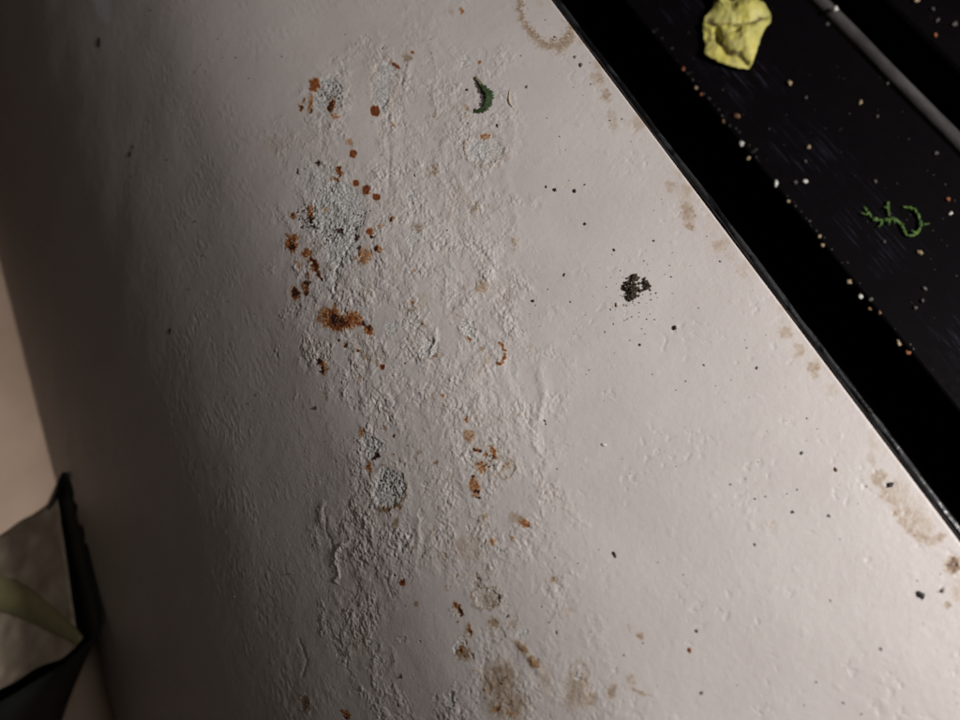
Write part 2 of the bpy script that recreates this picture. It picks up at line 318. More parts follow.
patch('dirt_stain', 'large brown rimmed stain by the seal at the right', ('tan', 899, 497, 16, 26, -34, .5), ('tan', 916, 521, 22, 16, 35, .55), ('tan', 877, 480, 6.8, 8.5, 0, .66), ('tan', 883, 491, 5.1, 8.5, 0, .66), ('tan', 891, 500, 6.8, 5.95, 0, .66), ('tan', 896, 511, 5.95, 6.8, 0, .66), ('tan', 904, 521, 6.8, 6.8, 0, .66), ('tan', 911, 529, 6.8, 5.95, 0, .66), ('tan', 919, 536, 7.65, 6.8, 0, .66), ('tan', 930, 539, 10.2, 5.95, 0, .66), ('tan', 941, 538, 6.8, 5.95, 0, .66), ('tan', 908, 512, 5.1, 6.8, 0, .66), ('tan', 880, 475, 6, 9, -20, .6), ('tan', 872, 458, 6, 10, -20, .5), ('dark', 894, 512, 2, 2, 0, .5))
patch('dirt_stain', 'dark smudge at the right edge of the picture below the stain', ('tan', 952, 565, 8, 11, 0, 1.0), ('dark', 952, 563, 4, 6, 0, .45), ('pit', 952, 566, 7, 9, 0, .6), ('tan', 957, 590, 6, 12, 0, .5))
# loose features that stay in the paint itself
LOOSE = [('tan', 277, 145, 16, 11, 10, .35), ('tan', 470, 548, 22, 16, 0, .45), ('tan', 443, 556, 5, 5, 0, .5), ('ring', 443, 556, 4, 4, 0, .7), ('tan', 433, 531, 5, 5, 0, .5), ('tan', 362, 640, 14, 16, 0, .35),
         ('ring', 538, 477, 5, 9, -10, .55), ('ring', 553, 494, 10, 7, 0, .5), ('ring', 546, 588, 4, 8, 0, .6), ('ring', 535, 585, 4, 10, 0, .4), ('tan', 567, 612, 5, 5, 0, .5), ('tan', 573, 600, 5, 4, 0, .35),
         ('tan', 429, 172, 2.5, 5, 0, .6), ('rust', 361, 380, 3, 5, 0, .35), ('rust', 413, 53, 2, 2.5, 0, .8), ('rust', 370, 362, 2, 3, 0, .35), ('rust', 690, 650, 2.4, 3, 0, .6), ('rust', 431, 53, 1.8, 1.8, 0, .5), ('tan', 460, 195, 12, 14, 0, .3),
         ('ring', 458, 97, 7, 8, 0, .4), ('ring', 413, 95, 4, 6, 0, .6), ('tan', 466, 110, 4, 10, -8, .7), ('tan', 451, 12, 6, 3, 50, .5), ('rust', 461, 10, 2, 5, -25, .7), ('ring', 462, 212, 12, 10, 0, .5), ('ring', 447, 205, 10, 12, 0, .4),
         ('tan', 772, 525, 5, 6, 0, .45), ('ring', 773, 526, 5, 6, 0, .3), ('tan', 640, 636, 5, 4, 30, .8), ('tan', 630, 628, 2, 8, -20, .5), ('tan', 612, 690, 6, 8, 0, .7), ('tan', 640, 692, 14, 3, 25, .7), ('tan', 630, 680, 5, 5, 0, .6),
         ('tan', 948, 605, 4, 5, 0, .8), ('tan', 942, 590, 2.5, 3, 0, .9), ('ring', 350, 600, 12, 10, 0, .3), ('tan', 488, 570, 10, 10, 0, .3), ('tan', 545, 680, 8, 20, -15, .5), ('tan', 560, 655, 3, 3, 0, .5),
         ('painted_light', 101, 1, 9, 26, -14, .5), ('bare', 430, 390, 10, 10, 0, .25), ('tan', 421, 300, 5, 6, 0, .4), ('rust', 415, 270, 2, 3, 0, .4), ('tan', 400, 282, 4, 5, 0, .4), ('ring', 478, 358, 8, 7, 0, .5), ('tan', 488, 361, 4, 4, -30, .6)]
_rf = random.Random(41)
for _i in range(190):
    _y = _rf.uniform(40, 730); _t = min(max(_rf.gauss(0.5, 0.26), 0.02), 1.05)
    _x = (300 + max(0, _y-300)*0.14) + _t*(215 + max(0, _y-400)*0.10)
    _k = _rf.random(); _r = _rf.uniform(1.6, 5.5); _q = _r*_rf.uniform(0.8, 2.0); _a = _rf.uniform(-30, 30)
    if _k < 0.36: LOOSE.append(('ring', _x, _y, _r, _q, _a, _rf.uniform(.25, .75)))
    elif _k < 0.62: LOOSE.append(('bare', _x, _y, _r, _q, _a, _rf.uniform(.3, .8)))
    elif _k < 0.84: LOOSE.append(('tan', _x, _y, _r*0.9, _q*0.9, _a, _rf.uniform(.3, .85)))
    elif _k < 0.92: LOOSE.append(('rust', _x, _y, _r*0.4, _q*0.45, _a, _rf.uniform(.4, .8)))
    else: LOOSE.append(('dark', _x, _y, _r*0.28, _q*0.28, _a, _rf.uniform(.6, 1)))
for _i in range(46):
    _y = _rf.uniform(20, 715); _x = _rf.uniform(580, 545+_y*0.753)
    LOOSE.append((_rf.choice(('ring', 'bare', 'ring')), _x, _y, _rf.uniform(1.5, 4), _rf.uniform(1.5, 4.5), _rf.uniform(-30, 30), _rf.uniform(.12, .3)))
GROOVES = [  # (height mm, width px, points)
    (-.5, 1.6, [(358, 237), (347, 246), (342, 258), (336, 270), (334, 292), (330, 298)]),
    (-.16, 1.8, [(390, 112), (387, 135), (390, 160), (388, 188)]), (.14, 3.0, [(395, 130), (393, 160), (396, 200)]),
    (.36, 1.8, [(343, 545), (336, 552), (334, 563), (338, 575), (336, 581)]), (-.2, 1.6, [(324, 508), (326, 530), (333, 548)]),
    (.22, 2.5, [(350, 540), (338, 548)]), (.3, 3.0, [(418, 520), (419, 545)]), (.35, 4, [(322, 505), (320, 520)]),
    (-.3, 2.0, [(372, 100), (371, 78), (379, 66), (390, 62)]), (.16, 4.5, [(508, 110), (514, 140), (505, 175), (517, 225)]),
    (.35, 5.0, [(540, 370), (545, 395), (538, 420)]), (.3, 5.0, [(480, 240), (492, 262), (486, 285)]), (.25, 5, [(500, 365), (515, 400), (522, 440)]),
    (-.16, 1.8, [(299, 640), (307, 660), (304, 675)]), (.3, 2.5, [(410, 60), (405, 90)]), (-.25, 2, [(425, 340), (437, 345), (440, 352)]),
    (.45, 2.0, [(436, 330), (434, 345), (428, 360)]), (.35, 2.2, [(487, 345), (500, 362), (508, 358)]), (.3, 3.0, [(520, 645), (540, 672)]), (-.16, 1.8, [(481, 630), (485, 655), (483, 672), (490, 690)])]
SMOOTH = [(432, 640, 48, 70, .9), (425, 470, 22, 60, .6), (362, 120, 14, 60, .85), (420, 130, 22, 30, .5), (520, 600, 30, 40, .7), (330, 450, 25, 60, .6), (300, 640, 26, 90, .8), (545, 650, 30, 30, .6), (515, 500, 26, 22, .5), (440, 30, 60, 40, .6)]
BAND = [(20, 395, 470), (60, 330, 500), (100, 300, 505), (160, 285, 512), (220, 282, 522), (300, 290, 545), (360, 305, 548), (420, 325, 552), (480, 330, 562), (540, 322, 575), (600, 322, 585), (660, 330, 605), (720, 370, 625), (800, 400, 650)]

def build_panel():
    # --- grid lines: arc length across (from the seal leftwards) and Y along
    flat = PX_E - PX_X0
    def s_to_xz(s):
        l1 = BR1*BT1
        th = np.where(s <= flat, 0.0, np.where(s <= flat + l1, (s - flat)/BR1, BT1 + (s - flat - l1)/BR2))
        x = np.where(s <= flat, PX_E - s, np.where(s <= flat + l1, PX_X0 - BR1*np.sin(th), BX - BR2*(np.sin(th) - math.sin(BT1))))
        z = np.where(s <= flat, 0.0, np.where(s <= flat + l1, -BR1*(1-np.cos(th)), BZ - BR2*(math.cos(BT1) - np.cos(th))))
        return x, z, th
    ss = [0.0]
    END = flat + BR1*BT1 + BR2*(math.radians(67.0) - BT1); VIS = flat + BR1*BT1 + BR2*(math.radians(57.5) - BT1)
    while ss[-1] < END:
        s = ss[-1]
        if s < 0.08: d = 0.00055
        elif s < 0.31: d = 0.00043
        elif s < 0.42: d = 0.00075
        elif s < VIS: d = 0.0014
        else: d = 0.012
        ss.append(s + d)
    ss = np.array(ss)
    ys = [-0.235]
    while ys[-1] < 0.60:
        y = ys[-1]; ys.append(y + (0.00047 if y < 0.12 else 0.00047 + (y-0.12)*0.0036))
    lo = [-0.235]; st = 0.0015
    while lo[-1] > -0.55: lo.append(lo[-1]-st); st = min(st*1.5, 0.04)
    hi = [ys[-1]]; st = 0.002
    while hi[-1] < 0.95: hi.append(hi[-1]+st); st = min(st*1.5, 0.05)
    ys = np.array(lo[:0:-1] + ys + hi[1:])
    S, Y = np.meshgrid(ss, ys, indexing='ij'); ns, ny = S.shape
    X, Z, TH = s_to_xz(S)
    P = np.stack([X, Y, Z], -1); N = np.stack([-np.sin(TH), 0*TH, np.cos(TH)], -1)
    v = (P - CAM) @ CM
    U = 480 + FPX*v[..., 0]/(-v[..., 2]); V = 360 - FPX*v[..., 1]/(-v[..., 2])
    sm, ym = S*1000, Y*1000                                     # millimetres on the surface
    n1 = fbm(sm, ym, 5.0, 3, 11); n2 = fbm(sm, ym, 5.0, 3, 23); nf = fbm(sm, ym, 1.6, 2, 31); nf2 = fbm(sm, ym, 1.6, 2, 41)
    Uw = U + 3.2*n1 + 2.0*nf; Vw = V + 3.2*n2 + 2.0*nf2
    # --- blistered band
    by = np.array([b[0] for b in BAND], float); bl = np.interp(V, by, [b[1] for b in BAND]); br = np.interp(V, by, [b[2] for b in BAND])
    nb = fbm(sm, ym, 16.0, 4, 51)
    R = sst(-30, 40, U - bl + 45*nb + 8*n1) * sst(-30, 45, br - U + 55*nb + 8*n2)
    smooth = sst(0.12, 0.45, fbm(sm*1.2, ym*0.7, 20.0, 3, 61))   # smooth islands that survive inside the band
    R = R*(1 - 0.75*smooth)
    for (cx_, cy_, rx_, ry_, k_) in SMOOTH:
        R = R*(1 - k_*sst(1.25, 0.7, np.hypot((Uw*0.7+U*0.3 + 10*nb - cx_)/rx_, (Vw*0.7+V*0.3 - cy_)/ry_)))
    R = R*(1.0 - 0.36*sst(430, 620, V))
    L = sst(70, 200, U)*sst(bl+10, bl-60, U)                    # shaded flank: lighter pimples
    RR = sst(520, 600, U)
    base = 0.012*fbm(sm, ym, 1.6, 3, 71) + 0.05*fbm(sm, ym, 9.0, 3, 72) + 0.35*fbm(sm, ym, 70.0, 2, 73)
    d1, d2, wi = worley(sm + 1.2*n1, ym*0.8 + 1.2*n2, 7.0, 81)
    pim = np.where(wi > 0.72, 0.12*sst(0.28, 0.05, d1), 0) - np.where(wi < 0.10, 0.13*sst(0.20, 0.04, d1), 0)
    f1, f2, fi = worley(sm + 0.8*n1, ym*0.55 + 0.8*n2, 3.4, 85)
    pim2 = np.where(fi > 0.6, 0.10*sst(0.36, 0.08, f1), 0)*sst(-0.1, 0.4, fbm(sm, ym, 30.0, 3, 86))
    clump = sst(0.0, 0.5, fbm(sm, ym, 28.0, 2, 83) + 0.12)
    rows = np.nonzero(R.max(1) > 0.003)[0]; b0, b1 = rows[0], rows[-1]+1
    sb, yb = sm[b0:b1], ym[b0:b1]
    md_ = 0.30 + 0.85*sst(-0.25, 0.45, fbm(sb, yb, 15.0, 3, 89))
    q = fbm(sb, yb*0.85, 8.0, 5, 93, 0.55)*2.4; fl = np.floor(q)
    terr = (fl + sst(0.0, 0.07, q - fl))*0.13
    te = sst(0.16, 0.02, np.abs(q - fl - 0.05))*sst(0.0, 0.4, fbm(sb, yb, 18.0, 3, 94))
    e1, e2, _ = worley(sb + 1.0*n1[b0:b1] + 0.5*nf[b0:b1], yb*0.8 + 1.0*n2[b0:b1] + 0.5*nf2[b0:b1], 2.7, 95)
    rb = md_*(0.19*fbm(sb, yb*0.75, 1.5, 2, 90) + 0.25*fbm(sb, yb*0.75, 3.0, 3, 91) + 0.16*sst(0.0, 0.42, e2-e1)) + 0.22*fbm(sb, yb*0.8, 7.5, 3, 92) + 1.3*terr
    rough = np.zeros(S.shape); rough[b0:b1] = rb; tedge = np.zeros(S.shape); tedge[b0:b1] = te
    H = base + R*rough + L*(0.45*pim + 0.42*pim2 + 0.09*clump*fbm(sm, ym*0.45, 2.6, 3, 97)) + RR*(0.9*pim*clump + 0.25*pim2 + 0.028*fbm(sm, ym, 3.2, 2, 99))
    flaw = fbm(sm, ym, 4.0, 3, 101)                              # dented area right of the band
    H = H + sst(0.15, 0.5, fbm(sm, ym, 24.0, 2, 103))*RR*0.16*sst(0.15, .6, flaw)*-1
    A = {k: np.zeros(S.shape, np.float32) for k in ('rust', 'dark', 'bare', 'tan', 'painted_light')}
    # faint tan in the deepest gaps between flakes (grime with its own shape)
    A['tan'] += (R*0.28*sst(0.1, 0.55, fbm(sm, ym, 13.0, 4, 111))).astype(np.float32)
    A['tan'] += (R*0.42*tedge).astype(np.float32)
    edge = sst(0.012, 0.0, S + 0.004*fbm(sm, ym, 14.0, 3, 131))                    # grime gathered along the seal
    A['tan'] += (edge*(0.14 + 0.42*sst(-0.05, 0.45, fbm(sm, ym, 22.0, 3, 133)))).astype(np.float32)
    A['bare'] += (R*0.42*sst(0.2, 0.6, fbm(sm, ym, 8.0, 3, 113))).astype(np.float32)
    gran = fbm(sm, ym, 1.1, 2, 121); g1, g2, gi = worley(sm, ym, 1.7, 123)
    pitn = np.where(gi > 0.42, sst(0.52, 0.16, g1), 0.0)
    gran2 = fbm(sm, ym, 2.4, 3, 127, 0.65)
    ID = np.full(S.shape, -1, np.int32); BEST = np.full(S.shape, 0.42)
    dH = np.zeros(S.shape)
    def apply(prim, gid):
        typ, x, y, rx, ry, rot, k = prim
        m = max(rx, ry)*1.7 + 9
        ii = np.nonzero((np.abs(U-x) < m) & (np.abs(V-y) < m))
        if len(ii[0]) == 0: return
        a = math.radians(-rot); ca, sa = math.cos(a), math.sin(a)
        wob = min(1.15, 0.35 + min(rx, ry)/6.0) if typ != 'chip' else 0.25*min(1, min(rx, ry)/4)
        uu = U[ii] + (Uw[ii]-U[ii])*wob - x; vv = V[ii] + (Vw[ii]-V[ii])*wob - y
        ex = (uu*ca - vv*sa)/rx; ey = (uu*sa + vv*ca)/ry
        if typ == 'chip': r = (np.abs(ex)**3.2 + np.abs(ey)**3.2)**(1/3.2)
        else: r = np.hypot(ex, ey)
        g = gran[ii]
        if typ in ('rust', 'chip'):
            mk = sst(1.3, 0.55, r) if typ == 'rust' else sst(1.12, 0.86, r)
            A['rust'][ii] = np.maximum(A['rust'][ii], mk*k*(0.95+0.1*g if typ == 'chip' else 0.85 + 0.45*g + 0.35*gran2[ii])); dH[ii] += mk*(0.10*g + (-0.12 if typ == 'chip' else 0.03))
        elif typ == 'dark':
            mk = sst(1.25, 0.6, r); A['dark'][ii] = np.maximum(A['dark'][ii], mk*k*(0.9 + 0.6*g)); dH[ii] += mk*(-0.16 + 0.15*g)
        elif typ == 'bare':
            mk = sst(1.12, 0.84, r + 0.12*g); A['bare'][ii] = np.maximum(A['bare'][ii], mk*k)
            dH[ii] += k*(mk*(-0.22 + 0.17*g + 0.30*gran2[ii]) + 0.14*sst(0.22, 0.0, np.abs(r-1.12)))
        elif typ == 'pit':
            mk = sst(1.15, 0.7, r)*pitn[ii]; A['dark'][ii] = np.maximum(A['dark'][ii], mk*k*(0.55 + 1.1*sst(-0.2, 0.5, gran2[ii]))); dH[ii] += -0.28*mk*k; mk = mk*0
        elif typ == 'tan':
            mk = sst(1.35, 0.5, r); A['tan'][ii] = np.maximum(A['tan'][ii], mk*k*(0.95 + 0.25*gran2[ii])); dH[ii] += 0.05*mk*g
        elif typ == 'ring':
            mk = sst(0.24, 0.05, np.abs(r-1 + 0.1*g)); A['tan'][ii] = np.maximum(A['tan'][ii], mk*k*0.75); dH[ii] += k*(0.16*mk - 0.14*sst(1.0, .8, r)); mk = mk*0 + sst(1.1, 0.9, r)*0.6
        elif typ in ('arc', 'arc2'):
            side = ex > 0.15 if typ == 'arc' else (vv - 0.6*uu > -6)
            mk = sst(0.30, 0.06, np.abs(r-1 + 0.15*g))*side
            A['rust' if typ == 'arc' else 'tan'][ii] = np.maximum(A['rust' if typ == 'arc' else 'tan'][ii], mk*k*(0.8+0.4*g)); dH[ii] += 0.15*mk
        elif typ == 'painted_light':
            mk = sst(1.2, 0.5, r); A['painted_light'][ii] = np.maximum(A['painted_light'][ii], mk*k)
        if gid >= 0 and typ not in ('pit',):
            b = mk > BEST[ii]
            ID[ii[0][b], ii[1][b]] = gid
            bb = BEST[ii]; bb[b] = mk[b]; BEST[ii] = np.minimum(bb, 0.8)
    for gid, (nm, lb, prims) in enumerate(PATCHES):
        for p in prims: apply(p, gid)
    for p in LOOSE: apply(p, -1)
    for hgt, wd, pts in GROOVES:
        best = np.full(S.shape, 1e9)
        xs = [p[0] for p in pts]; yy = [p[1] for p in pts]
        ii = np.nonzero((U > min(xs)-12) & (U < max(xs)+12) & (V > min(yy)-12) & (V < max(yy)+12))
        uu = Uw[ii]*0.6 + U[ii]*0.4; vv = Vw[ii]*0.6 + V[ii]*0.4; bd = np.full(uu.shape, 1e9)
        for (x0, y0), (x1, y1) in zip(pts[:-1], pts[1:]):
            t = np.clip(((uu-x0)*(x1-x0) + (vv-y0)*(y1-y0))/((x1-x0)**2+(y1-y0)**2), 0, 1)
            bd = np.minimum(bd, np.hypot(uu-x0-t*(x1-x0), vv-y0-t*(y1-y0)))
        dH[ii] += hgt*np.exp(-(bd/wd)**2)
    H = H + dH
    P = P + N*(H*0.001)[..., None]
    # right edge: rolled down beside the seal
    roll = np.array([(0.0006, -0.0004), (0.0011, -0.0013), (0.0012, -0.004), (0.0012, -0.03)])
    rowP = [np.stack([P[0, :, 0]+a, P[0, :, 1], P[0, :, 2]*0.3+b], -1) for a, b in roll[::-1]]
    k = len(rowP)
    P = np.concatenate([np.stack(rowP), P]); ID = np.concatenate([np.full((k, ny), -1), ID])
    for kk in A: A[kk] = np.concatenate([np.repeat(A[kk][:1], k, 0), A[kk]])
    ns += k
    # per-vertex normals over the whole sheet so that split parts shade as one surface
    du = np.gradient(P, axis=0); dv = np.gradient(P, axis=1)
    NN = np.cross(dv, du); NN /= np.linalg.norm(NN, axis=-1, keepdims=True)
    if NN[ns//2, ny//2, 2] < 0: NN = -NN
    idx = np.arange(ns*ny).reshape(ns, ny)
    Q = np.stack([idx[:-1, :-1], idx[:-1, 1:], idx[1:, 1:], idx[1:, :-1]], -1).reshape(-1, 4)
    fid = np.stack([ID[:-1, :-1], ID[:-1, 1:], ID[1:, 1:], ID[1:, :-1]], -1).reshape(-1, 4).max(1)
    Pf = P.reshape(-1, 3); Nf = NN.reshape(-1, 3)
    # orientation check
    a, b, c = Pf[Q[len(Q)//2, 0]], Pf[Q[len(Q)//2, 1]], Pf[Q[len(Q)//2, 2]]
    if np.dot(np.cross(b-a, c-b), Nf[Q[len(Q)//2, 0]]) < 0: Q = Q[:, ::-1]
    def make(name, faces, parent=None):
        vid, inv = np.unique(faces, return_inverse=True); inv = inv.reshape(-1)
        me = bpy.data.meshes.new(name); me.vertices.add(len(vid)); me.loops.add(len(inv)); me.polygons.add(len(faces))
        me.vertices.foreach_set('co', Pf[vid].ravel().astype(np.float32))
        me.loops.foreach_set('vertex_index', inv.astype(np.int32))
        me.polygons.foreach_set('loop_start', np.arange(0, len(inv), 4, dtype=np.int32))
        me.update(calc_edges=True)
        for kk in A:
            at = me.attributes.new(kk, 'FLOAT', 'POINT'); at.data.foreach_set('value', np.clip(A[kk], 0, 1.4).reshape(-1)[vid].astype(np.float32))
        o = link(name, me, M_PAINT, parent)
        me.normals_split_custom_set_from_vertices(Nf[vid].astype(np.float32))
        return o
    Rv = np.concatenate([np.zeros((k, ny)), R]).reshape(-1); band = (fid < 0) & (Rv[Q].min(1) > 0.30)
    Dv = A['dark'].reshape(-1); core = Dv[Q].min(1) > 0.5
    root = make('painted_panel', Q[(fid < 0) & ~band])
    tag(root, 'pale cream painted metal panel, rusted and flaking, curving down into shade', 'panel')
    tag(make('blistered_paint', Q[band], root), 'broad rough band of blistered flaking cream paint')
    for gid, (nm, lb, prims) in enumerate(PATCHES):
        sel = fid == gid
        if sel.sum() < 4: continue
        ci = np.nonzero(sel & core)[0]; comps = []                     # each dark heart that hangs together is a piece of its own
        par = {int(i): int(i) for i in ci}
        def find(i):
            while par[i] != i: par[i] = par[par[i]]; i = par[i]
            return i
        seen = {}
        for i in ci:
            for vtx in Q[i]:
                if vtx in seen: par[find(int(i))] = find(seen[vtx])
                seen[vtx] = int(i)
        for i in ci: comps.append(find(int(i)))
        comps = np.array(comps); used = np.zeros(len(Q), bool); groups = []
        for c_ in np.unique(comps):
            g_ = ci[comps == c_]
            if len(g_) >= 20: groups.append(g_); used[g_] = True
        o = make(nm, Q[sel & ~used], root); tag(o, lb)
        for g_ in groups: tag(make('dark_core', Q[g_], o), 'dark corroded heart of the patch')
    print('panel quads', len(Q), 'grid', ns, ny)
    return root
panel = build_panel()

# ------------------------------------------------------------------ black seal, slot and tray beside the panel
YA, YB = -0.55, 0.95
def extrude(name, prof, mat, parent=None, n=2, wob=None, smooth=True):
    yy = np.linspace(YA, YB, n); v = []; f = []; k = len(prof)
    for j, y in enumerate(yy):
        for i, (x, z) in enumerate(prof):
            dx, dz = wob(y, i) if wob else (0, 0)
            v.append((x+dx, y, z+dz))
    for j in range(n-1):
        for i in range(k-1):
            f.append((j*k+i, j*k+i+1, (j+1)*k+i+1, (j+1)*k+i))
    o = pyd(name, v, f, mat, parent, smooth)
    return o
def bead(cx, cz, r, a0, a1, n=9, sx=1.0):
    return [(cx + sx*r*math.cos(math.radians(a0+(a1-a0)*i/(n-1))), cz + r*math.sin(math.radians(a0+(a1-a0)*i/(n-1)))) for i in range(n)]
rs = random.Random(3)
def seal_wob(y, i):
    a = mnoise.noise(Vector((y*22, 1.3, 0)))*0.0006 + mnoise.noise(Vector((y*90, i*0.3, 3)))*0.00035 + mnoise.noise(Vector((y*300, i*0.3, 3)))*0.00012
    return (a, a*0.8)
seal_prof = [(PX_E+0.0016, -0.03), (PX_E+0.0017, -0.0030)] + bead(PX_E+0.0036, -0.0020, 0.0019, 172, 20, 11, 1.0) + [(PX_E+0.0058, -0.0040), (PX_E+0.0060, -0.012), (PX_E+0.0061, -0.035)]
seal = extrude('seal_strip', seal_prof, M_SEAL, None, 700, seal_wob)
tag(seal, 'thin glossy black rubber seal along the straight edge of the pale panel', 'seal')

tray = bpy.data.objects.new('black_tray', None); COL.objects.link(tray); tray.location = (0.25, 0.1, -0.187)
tag(tray, 'black enamel display tray with scratches and crumbs beyond the seal', 'tray')
TZ = -0.140                                     # tray floor height
def child(o, p):
    o.parent = p; o.matrix_parent_inverse = Matrix.Translation(-Vector(p.location)); return o
LIP = on_plane(775, 184, TZ)[0]; RB0 = on_plane(873, 67, TZ)[0]; RB1 = on_plane(898, 67, TZ+0.004)[0]; RC = on_plane(918, 30, TZ)[0]
child(extrude('slot_channel', [(PX_E+0.0064, -0.006), (PX_E+0.0065, TZ-0.045), (0.150, TZ-0.047), (LIP+0.004, TZ-0.047)], M_SLOT, None, 2, smooth=False), tray)
child(extrude('tray_floor', [(LIP-0.001, TZ-0.045), (LIP-0.0008, TZ-0.003), (LIP-0.0002, TZ-0.0008), (LIP+0.001, TZ), (RB0, TZ), (RB0+0.002, TZ+0.001)], M_TRAY, None, 2, smooth=False), tray)
def rib_wob(y, i):
    return (mnoise.noise(Vector((y*14, 5, 0)))*0.0008, mnoise.noise(Vector((y*30, i*.2, 8)))*0.0003)
RW = (RB1-RB0)/2
child(extrude('rib', [(RB0-0.0005, TZ+0.0003)] + bead(RB0+RW, TZ+0.0006, RW, 168, 12, 14, 1.0) + [(RB1+0.0005, TZ-0.004), (RB1+0.0008, TZ-0.04)], M_RIB, None, 200, rib_wob), tray)
child(extrude('rear_channel', [(RB1+0.0012, TZ-0.04), (RB1+0.003, TZ-0.042), (RC-0.001, TZ-0.042), (RC, TZ-0.002), (RC+0.002, TZ), (RC+0.2, TZ), (RC+0.202, TZ-0.04)], M_TRAY, None, 2, smooth=False), tray)

# ------------------------------------------------------------------ small debris
def ico(sub):
    import bmesh
    bm = bmesh.new(); bmesh.ops.create_icosphere(bm, subdivisions=sub, radius=1.0)
    v = [tuple(q.co) for q in bm.verts]; f = [tuple(q.index for q in p.verts) for p in bm.faces]; bm.free(); return v, f
ICO1, ICO2, ICO3 = ico(1), ico(2), ico(3)
def frame_at(p, nrm):
    ez = Vector(nrm).normalized()
    # image-right direction laid on the surface
    ex = Vector(CM[:, 0]); ex = (ex - ez*ex.dot(ez)).normalized(); ey = ez.cross(ex)
    return Matrix((ex, ey, ez)).transposed(), ex, ey, ez
def grit(name, p, nrm, rx, ry, rz, rot, mat, seed, src=ICO2, rough=0.35, sink=0.25):
    Rm, *_ = frame_at(p, nrm); Rm = Rm @ Matrix.Rotation(math.radians(-rot), 3, 'Z')
    v = []
    for q in src[0]:
        qv = Vector(q); s = 1 + rough*mnoise.noise(qv*1.3 + Vector((seed*3.1, seed*1.7, seed))) + rough*0.6*mnoise.noise(qv*3.0 + Vector((seed, 9, seed*2.2)))
        v.append(Vector((q[0]*rx*s, q[1]*ry*s, (q[2]*s + 1 - sink)*rz)))
    me = bpy.data.meshes.new(name); me.from_pydata([tuple(Rm @ a) for a in v], [], src[1]); me.update()
    o = link(name, me, mat, None, True); o.location = Vector(p)
    return o

